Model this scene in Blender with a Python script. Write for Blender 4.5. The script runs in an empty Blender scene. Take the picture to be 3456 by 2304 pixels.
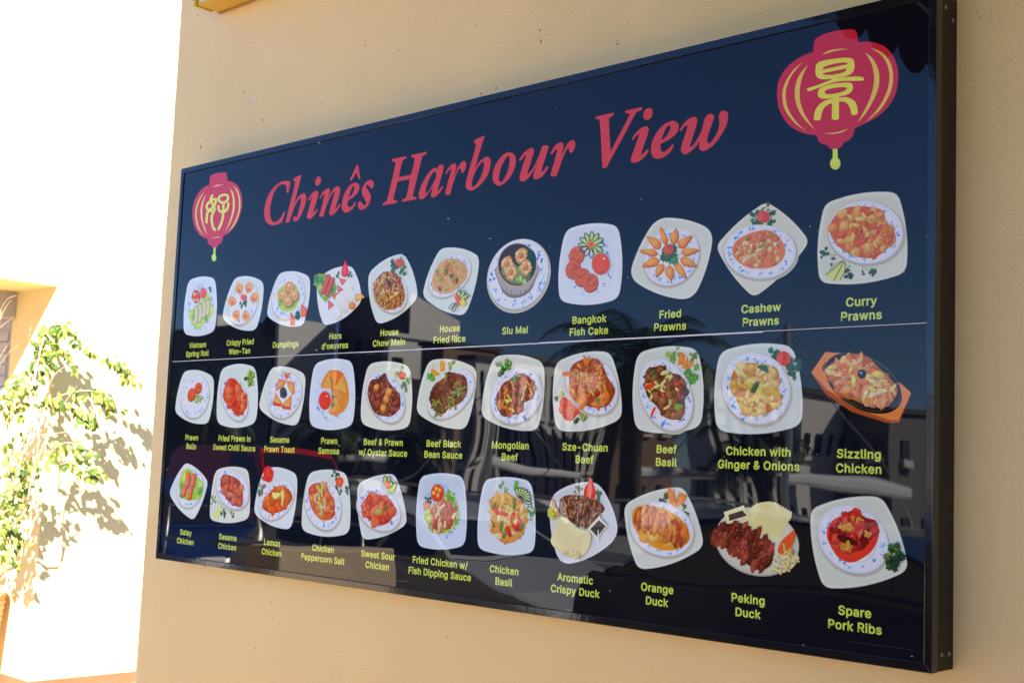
import bpy, bmesh, math, random
from mathutils import Vector, Matrix, Euler
from mathutils.geometry import tessellate_polygon
from math import sin, cos, pi, radians, sqrt, atan2

S = bpy.context.scene
COL = S.collection
random.seed(7)

# ------------------------------------------------------------------ camera
CAM = Vector((3.60723472, -2.18124243, 1.55333679))
FPX = 4299.66                       # focal length in photo pixels (photo 3456 wide)
RT = Vector((0.72392769, 0.68871174, 0.04006043))
UP = Vector((0.03828287, -0.09808426, 0.9944415))
FW = Vector((-0.68881283, 0.71837011, 0.09737178))
RT = (RT - FW * RT.dot(FW)).normalized()
UP = RT.cross(FW).normalized()
cd = bpy.data.cameras.new('camera')
cam = bpy.data.objects.new('camera', cd)
COL.objects.link(cam)
cam.matrix_world = Matrix(((RT.x, UP.x, -FW.x, CAM.x), (RT.y, UP.y, -FW.y, CAM.y), (RT.z, UP.z, -FW.z, CAM.z), (0, 0, 0, 1)))
cd.sensor_width = 36.0
cd.lens = FPX / 3456 * 36.0
cd.clip_start = 0.05
cd.clip_end = 2000
cd.dof.use_dof = True
cd.dof.focus_distance = 3.0
cd.dof.aperture_fstop = 9.0
S.camera = cam

# ------------------------------------------------------------------ light
SUND = Vector((1.0, -1.1, 1.02)).normalized()      # towards the sun
EL = math.asin(SUND.z)
W = bpy.data.worlds.new('World')
S.world = W
W.use_nodes = True
nt = W.node_tree
for n in list(nt.nodes): nt.nodes.remove(n)
sky = nt.nodes.new('ShaderNodeTexSky')
sky.sky_type = 'NISHITA'
sky.sun_disc = False
sky.sun_elevation = EL
sky.sun_rotation = atan2(SUND.x, SUND.y)
sky.air_density = 0.7
sky.dust_density = 0.1
sky.ozone_density = 6.0
bg = nt.nodes.new('ShaderNodeBackground')
bg.inputs['Strength'].default_value = 0.06
wo = nt.nodes.new('ShaderNodeOutputWorld')
hs = nt.nodes.new('ShaderNodeHueSaturation')      # a deep, clear summer blue
hs.inputs['Saturation'].default_value = 1.08
hs.inputs['Hue'].default_value = 0.506
nt.links.new(sky.outputs[0], hs.inputs['Color'])
nt.links.new(hs.outputs[0], bg.inputs[0])
nt.links.new(bg.outputs[0], wo.inputs[0])
sl = bpy.data.lights.new('sun', 'SUN')
sl.energy = 5.0
sl.angle = radians(0.55)
sl.color = (1.0, 0.93, 0.82)
so = bpy.data.objects.new('sun', sl)
COL.objects.link(so)
so.rotation_euler = (-SUND).to_track_quat('-Z', 'Y').to_euler()
S.view_settings.view_transform = 'Standard'
S.view_settings.look = 'None'
S.view_settings.gamma = 1.0
S.view_settings.use_curve_mapping = False
S.view_settings.exposure = 2.66

# ------------------------------------------------------------------ helpers
GROUND = -0.055


def ray(q):
    return FW + RT * ((q[0] - 1728) / FPX) - UP * ((q[1] - 1152) / FPX)


def onY(px, py, Y):
    d = ray((px, py))
    return CAM + d * ((Y - CAM.y) / d.y)


def onX(px, py, X):
    d = ray((px, py))
    return CAM + d * ((X - CAM.x) / d.x)


def mir(px, py, Y):
    """the place across the street that the sign mirrors at a point of its face, Y metres out"""
    p = onY(px, py, Y)
    return Vector((p.x, -Y, p.z))


def lin(c):
    return tuple(((v / 255) / 12.92 if v / 255 <= 0.04045 else ((v / 255 + 0.055) / 1.055) ** 2.4) for v in c)


def tag(o, label=None, cat=None, group=None, kind=None):
    if label: o['label'] = label
    if cat: o['category'] = cat
    if group: o['group'] = group
    if kind: o['kind'] = kind
    return o


def link(name, me, mat=None, parent=None):
    o = bpy.data.objects.new(name, me)
    COL.objects.link(o)
    if mat is not None and me is not None and len(me.materials) == 0:
        me.materials.append(mat)
    if parent is not None:
        o.parent = parent
    return o


def thing(name, label, cat, loc=(0, 0, 0), rz=0, group=None):
    o = bpy.data.objects.new(name, None)
    COL.objects.link(o)
    o.location = loc
    o.rotation_euler = (0, 0, rz)
    o.empty_display_size = 0.1
    return tag(o, label, cat, group)


class MB:
    def __init__(s):
        s.v = []; s.f = []; s.c = []

    def face(s, pts, col=None):
        n = len(s.v)
        s.v += [tuple(p) for p in pts]
        s.f.append(tuple(range(n, n + len(pts))))
        s.c.append(col)

    def box(s, x0, x1, y0, y1, z0, z1):
        P = [(x0, y0, z0), (x1, y0, z0), (x1, y1, z0), (x0, y1, z0), (x0, y0, z1), (x1, y0, z1), (x1, y1, z1), (x0, y1, z1)]
        n = len(s.v)
        s.v += P
        for f in ((0, 3, 2, 1), (4, 5, 6, 7), (0, 1, 5, 4), (1, 2, 6, 5), (2, 3, 7, 6), (3, 0, 4, 7)):
            s.f.append(tuple(n + i for i in f)); s.c.append(None)
        return s

    def prism(s, poly, axis, a, b):
        """extrude a 2D polygon along an axis"""
        def m(p, t):
            if axis == 'x': return (t, p[0], p[1])
            if axis == 'y': return (p[0], t, p[1])
            return (p[0], p[1], t)
        n = len(s.v); k = len(poly)
        s.v += [m(p, a) for p in poly] + [m(p, b) for p in poly]
        s.f.append(tuple(n + i for i in range(k))); s.c.append(None)
        s.f.append(tuple(n + k + i for i in reversed(range(k)))); s.c.append(None)
        for i in range(k):
            j = (i + 1) % k
            s.f.append((n + i, n + k + i, n + k + j, n + j)); s.c.append(None)
        return s

    def tube(s, pts, rad, seg=6):
        pts = [Vector(p) for p in pts]
        n0 = len(s.v)
        for i, p in enumerate(pts):
            d = (pts[min(i + 1, len(pts) - 1)] - pts[max(i - 1, 0)]).normalized()
            a = d.cross(Vector((0.13, 0.31, 1)) if abs(d.z) < 0.95 else Vector((1, 0, 0))).normalized()
            b = d.cross(a)
            r = rad[i] if isinstance(rad, (list, tuple)) else rad
            for k in range(seg):
                t = 2 * pi * k / seg
                s.v.append(tuple(p + a * cos(t) * r + b * sin(t) * r))
        for i in range(len(pts) - 1):
            for k in range(seg):
                k2 = (k + 1) % seg
                s.f.append((n0 + i * seg + k, n0 + i * seg + k2, n0 + (i + 1) * seg + k2, n0 + (i + 1) * seg + k)); s.c.append(None)
        s.f.append(tuple(n0 + k for k in range(seg))); s.c.append(None)
        s.f.append(tuple(n0 + (len(pts) - 1) * seg + k for k in reversed(range(seg)))); s.c.append(None)
        return s

    def lathe(s, prof, c=(0, 0, 0), seg=32, axis='z'):
        n0 = len(s.v)
        for r, z in prof:
            for k in range(seg):
                t = 2 * pi * k / seg
                if axis == 'z': s.v.append((c[0] + r * cos(t), c[1] + r * sin(t), c[2] + z))
                elif axis == 'y': s.v.append((c[0] + r * cos(t), c[1] + z, c[2] + r * sin(t)))
        for i in range(len(prof) - 1):
            for k in range(seg):
                k2 = (k + 1) % seg
                s.f.append((n0 + i * seg + k, n0 + i * seg + k2, n0 + (i + 1) * seg + k2, n0 + (i + 1) * seg + k)); s.c.append(None)
        return s

    def build(s, name, mat, parent=None, smooth=False, bevel=0, fix=True):
        me = bpy.data.meshes.new(name)
        me.from_pydata(s.v, [], s.f)
        if fix:
            bm = bmesh.new(); bm.from_mesh(me)
            bmesh.ops.recalc_face_normals(bm, faces=bm.faces)
            if bevel:
                bmesh.ops.bevel(bm, geom=[e for e in bm.edges if e.calc_face_angle(0) > 0.5], offset=bevel, segments=2, affect='EDGES', profile=0.6)
            bm.to_mesh(me); bm.free()
        if any(c is not None for c in s.c) and not fix:
            ca = me.color_attributes.new('Col', 'FLOAT_COLOR', 'CORNER')
            k = 0; data = []
            for f, c in zip(s.f, s.c):
                data += list((*c, 1.0)) * len(f)
            ca.data.foreach_set('color', data)
        if smooth:
            for p in me.polygons: p.use_smooth = True
        return link(name, me, mat, parent)


# ------------------------------------------------------------------ materials
def mat(name, col=(0.5, 0.5, 0.5), rough=0.6, metal=0.0, spec=0.5, noise=None, bump=None, attr=False, trans=None, emit=None, objcol=False):
    """noise=(scale, amount, detail)   bump=[(scale, distance, detail), ...]"""
    m = bpy.data.materials.new(name)
    m.use_nodes = True
    nt = m.node_tree
    b = nt.nodes['Principled BSDF']
    b.inputs['Roughness'].default_value = rough
    b.inputs['Metallic'].default_value = metal
    b.inputs['Specular IOR Level'].default_value = spec
    src = None
    geo = nt.nodes.new('ShaderNodeNewGeometry')
    if attr:
        a = nt.nodes.new('ShaderNodeAttribute'); a.attribute_name = 'Col'
        src = a.outputs['Color']
    if noise:
        n = nt.nodes.new('ShaderNodeTexNoise')
        n.inputs['Scale'].default_value = noise[0]
        n.inputs['Detail'].default_value = noise[2]
        nt.links.new(geo.outputs['Position'], n.inputs['Vector'])
        mr = nt.nodes.new('ShaderNodeMapRange')
        mr.inputs['From Min'].default_value = 0.25
        mr.inputs['From Max'].default_value = 0.75
        mr.inputs['To Min'].default_value = 1 - noise[1]
        mr.inputs['To Max'].default_value = 1 + noise[1]
        nt.links.new(n.outputs['Fac'], mr.inputs['Value'])
        mx = nt.nodes.new('ShaderNodeVectorMath'); mx.operation = 'SCALE'
        if src: nt.links.new(src, mx.inputs[0])
        else: mx.inputs[0].default_value = col
        nt.links.new(mr.outputs[0], mx.inputs['Scale'])
        src = mx.outputs[0]
    if src: nt.links.new(src, b.inputs['Base Color'])
    else: b.inputs['Base Color'].default_value = (*col, 1)
    prev = None
    for bp in (bump or []):
        n = nt.nodes.new('ShaderNodeTexNoise')
        n.inputs['Scale'].default_value = bp[0]
        n.inputs['Detail'].default_value = bp[2]
        nt.links.new(geo.outputs['Position'], n.inputs['Vector'])
        bn = nt.nodes.new('ShaderNodeBump')
        bn.inputs['Distance'].default_value = bp[1]
        bn.inputs['Strength'].default_value = 1.0
        nt.links.new(n.outputs['Fac'], bn.inputs['Height'])
        if prev: nt.links.new(prev, bn.inputs['Normal'])
        prev = bn.outputs['Normal']
    if prev: nt.links.new(prev, b.inputs['Normal'])
    if trans:
        # leaf translucency
        t = nt.nodes.new('ShaderNodeBsdfTranslucent')
        if src: nt.links.new(src, t.inputs['Color'])
        else: t.inputs['Color'].default_value = (*col, 1)
        ms = nt.nodes.new('ShaderNodeMixShader'); ms.inputs[0].default_value = trans
        nt.links.new(b.outputs[0], ms.inputs[1]); nt.links.new(t.outputs[0], ms.inputs[2])
        nt.links.new(ms.outputs[0], nt.nodes['Material Output'].inputs['Surface'])
    return m


def sheet_wave(m, dark=False):
    """slight waviness of the glossy acrylic sheets; the lower sheet is more warped"""
    nt = m.node_tree
    b = nt.nodes['Principled BSDF']
    geo = nt.nodes.new('ShaderNodeNewGeometry')
    sep = nt.nodes.new('ShaderNodeSeparateXYZ')
    nt.links.new(geo.outputs['Position'], sep.inputs[0])
    mp = nt.nodes.new('ShaderNodeMapping')
    mp.inputs['Scale'].default_value = (1.0, 0.0, 1.25)
    nt.links.new(geo.outputs['Position'], mp.inputs['Vector'])
    n1 = nt.nodes.new('ShaderNodeTexNoise')
    n1.inputs['Scale'].default_value = 3.2
    n1.inputs['Detail'].default_value = 0.6
    nt.links.new(mp.outputs[0], n1.inputs['Vector'])
    mr = nt.nodes.new('ShaderNodeMapRange')           # lower sheet weight
    mr.inputs['From Min'].default_value = 1.75
    mr.inputs['From Max'].default_value = 1.35
    mr.inputs['To Min'].default_value = 0.06
    mr.inputs['To Max'].default_value = 1.0
    nt.links.new(sep.outputs['Z'], mr.inputs['Value'])
    mr2 = nt.nodes.new('ShaderNodeMapRange')
    mr2.inputs['From Min'].default_value = 0.2
    mr2.inputs['From Max'].default_value = 2.4
    mr2.inputs['To Min'].default_value = 0.35
    mr2.inputs['To Max'].default_value = 1.0
    nt.links.new(sep.outputs['X'], mr2.inputs['Value'])
    mu = nt.nodes.new('ShaderNodeMath'); mu.operation = 'MULTIPLY'
    nt.links.new(mr.outputs[0], mu.inputs[0]); nt.links.new(mr2.outputs[0], mu.inputs[1])
    mu2 = nt.nodes.new('ShaderNodeMath'); mu2.operation = 'MULTIPLY'
    nt.links.new(mu.outputs[0], mu2.inputs[0]); nt.links.new(n1.outputs['Fac'], mu2.inputs[1])
    bn = nt.nodes.new('ShaderNodeBump')
    bn.inputs['Distance'].default_value = 0.0042
    nt.links.new(mu2.outputs[0], bn.inputs['Height'])
    nt.links.new(bn.outputs['Normal'], b.inputs['Normal'])


WALLY = 0.085
M = {}
M['stucco'] = mat('cream_stucco', (0.82, 0.585, 0.225), 0.42, spec=0.8, noise=(2.3, 0.05, 4), bump=[(70, 0.0011, 2), (190, 0.0016, 4)])
M['stucco_far'] = mat('pale_stucco', (0.75, 0.59, 0.28), 0.9, noise=(2, 0.04, 4), bump=[(40, 0.004, 3), (150, 0.0025, 4)])
M['panel'] = mat('black_acrylic', (0.004, 0.005, 0.010), 0.012, spec=0.37)
M['print'] = mat('glossy_print', rough=0.012, spec=0.37, attr=True, noise=(420, 0.07, 3))
sheet_wave(M['panel']); sheet_wave(M['print'])
M['frame'] = mat('black_gloss_aluminium', (0.007, 0.0075, 0.009), 0.07, spec=0.5, bump=[(60, 0.00012, 2)])
M['side'] = mat('dark_brown_sheet_metal', (0.0055, 0.003, 0.0015), 0.55, noise=(30, 0.2, 3))
M['steel'] = mat('screw_steel', (0.35, 0.33, 0.3), 0.35, metal=1)
M['white'] = mat('white_plastic_edge', (0.8, 0.8, 0.8), 0.4)
M['groove'] = mat('dark_groove', (0.004, 0.003, 0.003), 0.8)
M['yellow'] = mat('yellow_sign_vinyl', (0.62, 0.40, 0.03), 0.35, noise=(9, 0.05, 2))
M['paleyellow'] = mat('pale_yellow_face', (0.62, 0.62, 0.30), 0.3)
M['redpaint'] = mat('red_paint', (0.5, 0.03, 0.03), 0.4)
M['terra'] = mat('terracotta', (0.42, 0.25, 0.12), 0.85, noise=(14, 0.12, 4), bump=[(80, 0.001, 3)])
M['tile'] = mat('terracotta_tile', (0.19, 0.065, 0.028), 0.6, noise=(6, 0.12, 3))
M['grout'] = mat('pale_grout', (0.35, 0.25, 0.18), 0.9)
M['soil'] = mat('dark_soil', (0.06, 0.04, 0.025), 1)
M['bark'] = mat('pale_bark', (0.38, 0.28, 0.18), 0.8, noise=(60, 0.25, 3))
M['leaf'] = mat('leaf_green', (0.15, 0.22, 0.04), 0.35, noise=(9, 0.55, 2), trans=0.5)
M['leaf2'] = mat('leaf_yellow_green', (0.33, 0.36, 0.09), 0.35, noise=(9, 0.35, 2), trans=0.5)
M['leaf3'] = mat('leaf_dark_green', (0.08, 0.135, 0.03), 0.3, noise=(9, 0.4, 2), trans=0.4)
M['greybox'] = mat('grey_painted_metal', (0.36, 0.33, 0.31), 0.5)
# ------------------------------------------------------------------ print artwork on the sign
A = 2.574          # sign width
Z0, Z1 = 1.22, 2.47


def P2(px, py):
    """traced photo pixel -> metres on the sign's face"""
    d = ray((px, py))
    t = -CAM.y / d.y
    return Vector((CAM.x + d.x * t, CAM.z + d.z * t))


def smooth_closed(pts, k=5):
    """closed Catmull-Rom; a point marked sharp (3rd value) keeps a corner"""
    n = len(pts)
    out = []
    P = [Vector(p[:2]) for p in pts]
    sh = [len(p) > 2 for p in pts]
    for i in range(n):
        p1, p2 = P[i], P[(i + 1) % n]
        p0 = p1 if sh[i] else P[i - 1]
        p3 = p2 if sh[(i + 1) % n] else P[(i + 2) % n]
        for j in range(k):
            t = j / k
            out.append(0.5 * ((2 * p1) + (p2 - p0) * t + (2 * p0 - 5 * p1 + 4 * p2 - p3) * t * t + (3 * p1 - p0 - 3 * p2 + p3) * t ** 3))
    return out


def inside(p, poly):
    c = False
    n = len(poly)
    x, y = p[0], p[1]
    for i in range(n):
        a, b = poly[i], poly[i - 1]
        if (a[1] > y) != (b[1] > y) and x < (b[0] - a[0]) * (y - a[1]) / (b[1] - a[1]) + a[0]:
            c = not c
    return c


K_PRINT = 1.19


class Art:
    """flat print built up in 5 micrometre films; coordinates are traced in a magnified crop"""

    def __init__(s, ox, oy, sc, seed=1):
        s.o = (ox, oy, sc); s.v = []; s.f = []; s.c = []; s.layer = 8; s.R = random.Random(seed)

    def p(s, x, y):
        return P2(s.o[0] + x / s.o[2], s.o[1] + y / s.o[2])

    def k(s, x, y):
        a = s.p(x, y)
        b = s.p(x + 10, y); c = s.p(x, y + 10)
        return sqrt(abs((b.x - a.x) * (c.y - a.y) - (b.y - a.y) * (c.x - a.x))) / 10

    def col(s, c, g=1.0):
        if max(c) - min(c) > 55:                       # printed food is a little richer than its surroundings
            m = sum(c) / 3
            c = tuple(max(0, min(255, (m + (v - m) * 1.14) * 1.05)) for v in c)
        return tuple(min(0.86, v * K_PRINT * g * t) for v, t in zip(lin(c), (1.0, 1.03, 0.95)))

    def raw(s, poly, c, g=1.0, same=False, holes=None):
        """poly in plane metres"""
        if not same: s.layer += 1
        y = -s.layer * 5e-6
        loops = [poly] + (holes or [])
        flat = [q for l in loops for q in l]
        n = len(s.v)
        s.v += [(q[0], y, q[1]) for q in flat]
        cc = s.col(c, g)
        if not holes and len(poly) <= 4:
            s.f.append(tuple(n + i for i in range(len(poly)))); s.c.append(cc)
            return
        tr = tessellate_polygon([[Vector((q[0], q[1], 0)) for q in l] for l in loops])
        for t in tr:
            a, b, d = (flat[i] for i in t)
            cr = (b[0] - a[0]) * (d[1] - a[1]) - (b[1] - a[1]) * (d[0] - a[0])
            if abs(cr) < 1e-12: continue
            s.f.append(tuple(n + i for i in (t if cr > 0 else reversed(t)))); s.c.append(cc)

    def fan(s, cen, ring, cc, cr):
        """soft shaded spot: centre colour running out to one colour per rim point"""
        s.layer += 1
        y = -s.layer * 5e-6
        n = len(s.v); k = len(ring)
        s.v.append((cen[0], y, cen[1])); s.v += [(q[0], y, q[1]) for q in ring]
        for i in range(k):
            j = (i + 1) % k
            s.f.append((n, n + 1 + i, n + 1 + j)); s.c.append((cc, cr[i], cr[j]))

    def poly(s, pts, c, smooth=True, g=1.0, holes=None, k=4):
        q = [(s.p(a[0], a[1]).x, s.p(a[0], a[1]).y) + tuple(a[2:]) for a in pts]
        hs = None
        if holes:
            hs = []
            for h in holes:
                hq = [(s.p(a[0], a[1]).x, s.p(a[0], a[1]).y) + tuple(a[2:]) for a in h]
                hs.append(smooth_closed(hq, k) if smooth else [Vector(a[:2]) for a in hq])
        pl = smooth_closed(q, k) if smooth else [Vector(a[:2]) for a in q]
        s.raw(pl, c, g, holes=hs)
        return pl

    def ell(s, x, y, rx, ry, c, rot=0, n=20, g=1.0):
        pts = []
        for i in range(n):
            t = 2 * pi * i / n
            u, v = rx * cos(t), ry * sin(t)
            pts.append(s.p(x + u * cos(rot) - v * sin(rot), y + u * sin(rot) + v * cos(rot)))
        if g == 1.0 and n >= 20:
            o = s.p(x - rx * .2, y - ry * .2)
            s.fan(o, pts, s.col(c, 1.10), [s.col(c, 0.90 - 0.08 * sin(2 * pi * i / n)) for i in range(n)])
        else:
            s.raw(pts, c, g)

    def stroke(s, pts, w, c, g=1.0):
        """constant width brush line, w in crop pixels"""
        q = []
        n = len(pts)
        P = [Vector(p) for p in pts]
        if n > 2:
            for i in range(n - 1):
                p0 = P[max(i - 1, 0)]; p1 = P[i]; p2 = P[i + 1]; p3 = P[min(i + 2, n - 1)]
                for j in range(5):
                    t = j / 5
                    q.append(0.5 * ((2 * p1) + (p2 - p0) * t + (2 * p0 - 5 * p1 + 4 * p2 - p3) * t * t + (3 * p1 - p0 - 3 * p2 + p3) * t ** 3))
            q.append(P[-1])
        else:
            q = P
        L = []; Rr = []
        for i, p in enumerate(q):
            d = (q[min(i + 1, len(q) - 1)] - q[max(i - 1, 0)])
            if d.length < 1e-6: d = Vector((1, 0))
            d.normalize()
            nn = Vector((-d.y, d.x)) * w / 2
            L.append(s.p(p.x + nn.x, p.y + nn.y)); Rr.append(s.p(p.x - nn.x, p.y - nn.y))
        s.layer += 1
        lay = s.layer
        for i in range(len(q) - 1):
            s.raw([L[i], L[i + 1], Rr[i + 1], Rr[i]], c, g, same=True)
        s.layer = lay
        for e in (q[0], q[-1]):
            s.ell(e.x, e.y, w / 2, w / 2, c, n=10, g=g)

    # ---- crockery
    def plate(s, cs, c=(206, 214, 206), bulge=0.10, r=0.26):
        """rounded square plate from four traced corners (TL, TR, BR, BL)"""
        Q = [s.p(*a) for a in cs]
        cen = sum(Q, Vector((0, 0))) / 4
        path = []
        for i in range(4):
            a, b = Q[i], Q[(i + 1) % 4]
            m = (a + b) / 2
            out = (m - cen).normalized() * (b - a).length * bulge * 2
            seg = []
            for j in range(9):
                t = j / 8
                t = r * 0.5 + t * (1 - r)
                seg.append(a * (1 - t) ** 2 + (m + out) * 2 * t * (1 - t) + b * t * t)
            path.append(seg)
        pts = []
        for i in range(4):
            seg = path[i]; nx = path[(i + 1) % 4]
            pts += seg
            a, b = seg[-1], nx[0]
            d1 = (seg[-1] - seg[-2]).normalized(); d2 = (nx[0] - nx[1]).normalized()
            den = d1.x * d2.y - d1.y * d2.x
            if abs(den) > 1e-4:
                t = ((b.x - a.x) * d2.y - (b.y - a.y) * d2.x) / den
                h = a + d1 * t
            else:
                h = (a + b) / 2
            for j in range(1, 6):
                t = j / 6
                pts.append(a * (1 - t) ** 2 + h * 2 * t * (1 - t) + b * t * t)
        mid = sum(pts, Vector((0, 0))) / len(pts)
        pts = [mid + (p - mid) * 0.972 for p in pts]
        hw = max((p - mid).length for p in pts)
        s.raw(pts, tuple(v * 0.93 for v in c))
        s.raw([mid + (p - mid) * 0.985 for p in pts], tuple(min(255, v * 1.04) for v in c))
        s.raw([mid + (p - mid) * 0.94 for p in pts], c)
        ring = [mid + (p - mid) * 0.90 for p in pts]
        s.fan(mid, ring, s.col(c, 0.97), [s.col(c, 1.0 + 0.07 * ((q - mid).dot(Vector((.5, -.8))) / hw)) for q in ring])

    def oval(s, x, y, a, b, white=(212, 218, 226), pattern=True, rimless=False, well=0.66):
        """patterned oval plate given by centre and two half axes in the crop"""
        if abs(a[0] * b[0] + a[1] * b[1]) > 0.12 * Vector(a).length * Vector(b).length:
            # both touching points were traced: rebuild the ellipse from its extents
            sxy = (a[0] * a[1] + b[0] * b[1]) / 2
            X, Yh = a[0], abs(b[1])
            a = (X, sxy / X); b = (0, -sqrt(max(1, Yh * Yh - (sxy / X) ** 2)))
        C0 = s.p(x, y); va = s.p(x + a[0], y + a[1]) - C0; vb = s.p(x + b[0], y + b[1]) - C0

        def E(f, n=40, off=Vector((0, 0))):
            return [C0 + off + va * f * cos(2 * pi * i / n) + vb * f * sin(2 * pi * i / n) for i in range(n)]
        u = sqrt(abs(va.x * vb.y - va.y * vb.x))
        if not rimless:
            for k_, g in ((1.05, 0.95), (1.03, 0.86), (1.012, 0.74)):
                s.raw(E(k_, off=Vector((0.02, -0.045)) * u), (200, 198, 182), g)
            s.raw(E(1.0), (176, 178, 182))
            s.raw(E(0.985, off=Vector((-0.004, 0.008)) * u), white)
            s.raw(E(0.975), white, 1.05)
        if pattern:
            R = s.R
            n = 54
            s.layer += 1; lay = s.layer
            for i in range(n):                                  # fine dotted border
                t = 2 * pi * i / n
                p = C0 + va * 0.93 * cos(t) + vb * 0.93 * sin(t)
                d = (-va * sin(t) + vb * cos(t)).normalized() * u * 0.022
                e = Vector((-d.y, d.x)) * 0.45
                s.raw([p - d - e, p + d - e, p + d + e, p - d + e], (168, 186, 214), same=True)
            s.layer = lay
            m = 16 + R.randrange(3)
            for i in range(m):                                  # blue flower sprigs
                t = 2 * pi * (i + R.uniform(-0.25, 0.25)) / m
                f = R.uniform(0.77, 0.87)
                p = C0 + va * f * cos(t) + vb * f * sin(t)
                sz = u * R.choice((0.032, 0.048, 0.062, 0.075))
                for j in range(R.choice((3, 4, 5))):
                    q = p + Vector((R.uniform(-1, 1), R.uniform(-1, 1))) * sz * 1.3
                    th = R.uniform(0, pi); r1 = sz * R.uniform(0.45, 0.9); r2 = r1 * R.uniform(0.35, 0.7)
                    s.raw([q + Vector((r1 * cos(w) * cos(th) - r2 * sin(w) * sin(th), r1 * cos(w) * sin(th) + r2 * sin(w) * cos(th))) for w in (0, 1.1, 2.1, 3.2, 4.2, 5.2)],
                          R.choice(((70, 122, 200), (92, 146, 214), (54, 100, 184), (124, 174, 226))))
                q0 = p; q1 = p + (-va * sin(t) + vb * cos(t)).normalized() * sz * R.choice((-2.6, 2.6, 2))
                dd = (q1 - q0).normalized(); e = Vector((-dd.y, dd.x)) * sz * 0.12
                s.raw([q0 - e, q1 - e, q1 + e, q0 + e], (130, 164, 214))
        if not rimless:
            s.raw(E(well, off=Vector((0.004, -0.008)) * u), (188, 192, 196), 1.0)
            s.raw(E(well - 0.012), (214, 218, 220))

    # ---- food
    def _piece(s, kind, p, r, c, th):
        R = s.R
        if kind == 'chunk':
            n = 8; asp = R.uniform(0.62, 1.0)
            out = [(1 + R.uniform(-0.2, 0.2)) for _ in range(n)]

            def sh(f, off):
                return [p + off + Vector((r * f * o * cos(2 * pi * i / n) * cos(th) - r * f * o * asp * sin(2 * pi * i / n) * sin(th),
                                          r * f * o * cos(2 * pi * i / n) * sin(th) + r * f * o * asp * sin(2 * pi * i / n) * cos(th))) for i, o in enumerate(out)]
            ring = sh(1.08, Vector((0, 0)))
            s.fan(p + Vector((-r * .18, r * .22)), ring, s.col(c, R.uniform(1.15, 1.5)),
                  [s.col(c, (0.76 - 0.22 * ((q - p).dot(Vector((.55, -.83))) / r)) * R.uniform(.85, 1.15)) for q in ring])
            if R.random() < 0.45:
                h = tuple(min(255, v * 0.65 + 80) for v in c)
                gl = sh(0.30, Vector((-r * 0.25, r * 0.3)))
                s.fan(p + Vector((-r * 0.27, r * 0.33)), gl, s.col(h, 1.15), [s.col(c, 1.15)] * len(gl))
        elif kind == 'slice':
            L = r * R.uniform(1.2, 1.9); w = r * R.uniform(0.42, 0.6)
            d = Vector((cos(th), sin(th))); e = Vector((-d.y, d.x))
            bend = e * r * R.uniform(-0.4, 0.4)

            def sh(f, off):
                return [p + off + d * L * f + bend, p + off + d * L * 0.6 * f + e * w * f, p + off - d * L * 0.5 * f + e * w * f, p + off - d * L * f + bend, p + off - d * L * 0.6 * f - e * w * f, p + off + d * L * 0.5 * f - e * w * f]
            ring = sh(1.06, Vector((0, 0)))
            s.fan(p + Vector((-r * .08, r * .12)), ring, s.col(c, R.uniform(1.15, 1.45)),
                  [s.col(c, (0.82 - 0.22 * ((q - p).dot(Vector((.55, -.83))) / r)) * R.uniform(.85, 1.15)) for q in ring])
        elif kind in ('strand', 'shred', 'rice'):
            L = r * {'strand': 3.2, 'shred': 1.9, 'rice': 0.9}[kind] * R.uniform(0.6, 1.2)
            w = r * {'strand': 0.20, 'shred': 0.20, 'rice': 0.26}[kind]
            n = {'strand': 7, 'shred': 4, 'rice': 2}[kind]
            a = th; q = p - Vector((cos(a), sin(a))) * L / 2
            curv = R.uniform(-1, 1) * (3.0 if kind == 'strand' else 1.2)
            pts = [q]
            for i in range(n):
                a += curv / n
                q = q + Vector((cos(a), sin(a))) * L / n
                pts.append(q)
            for wi, g, off in ((w * 1.5, 0.5, Vector((w * .4, -w * .5))), (w, 1.0, Vector((0, 0)))):
                if kind == 'rice' and g < 1: continue
                s.layer += 1
                for i in range(n):
                    d = (pts[i + 1] - pts[i]).normalized(); e = Vector((-d.y, d.x)) * wi
                    s.raw([pts[i] + off - e, pts[i + 1] + off - e, pts[i + 1] + off + e, pts[i] + off + e], c, g, same=True)
                s.layer += 1
        elif kind == 'leaf':
            n = 12
            ring = [p + Vector((cos(2 * pi * i / n), sin(2 * pi * i / n))) * r * (1.15 if i % 2 else 0.72) * R.uniform(0.85, 1.15) for i in range(n)]
            s.fan(p, ring, s.col(c, R.uniform(1.1, 1.35)), [s.col(c, R.uniform(0.6, 1.0)) for _ in ring])

    def pile(s, pts, base, pal, kind, n, size, dirn=None, smooth=True, spread=1.0, edge=True):
        pl = s.poly(pts, base, smooth=smooth, g=0.86) if edge else [s.p(*a[:2]) for a in pts]
        xs = [q[0] for q in pl]; ys = [q[1] for q in pl]
        cen = Vector((sum(xs) / len(xs), sum(ys) / len(ys)))
        px = sum(a[0] for a in pts) / len(pts); py = sum(a[1] for a in pts) / len(pts)
        r = size * s.k(px, py)
        cnt = 0; tries = 0
        spots = []
        while cnt < n and tries < n * 30:
            tries += 1
            q = Vector((s.R.uniform(min(xs), max(xs)), s.R.uniform(min(ys), max(ys))))
            qq = cen + (q - cen) * (1.08 / spread)
            if not inside(qq, pl): continue
            if kind in ('chunk', 'slice') and any((q - z).length < r * 0.62 for z in spots[-60:]) and tries < n * 12: continue
            spots.append(q); cnt += 1
            th = s.R.uniform(0, pi) if dirn is None else dirn + s.R.uniform(-0.35, 0.35)
            s._piece(kind, q, r * s.R.uniform(0.75, 1.2), s.R.choice(pal), th)
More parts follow.
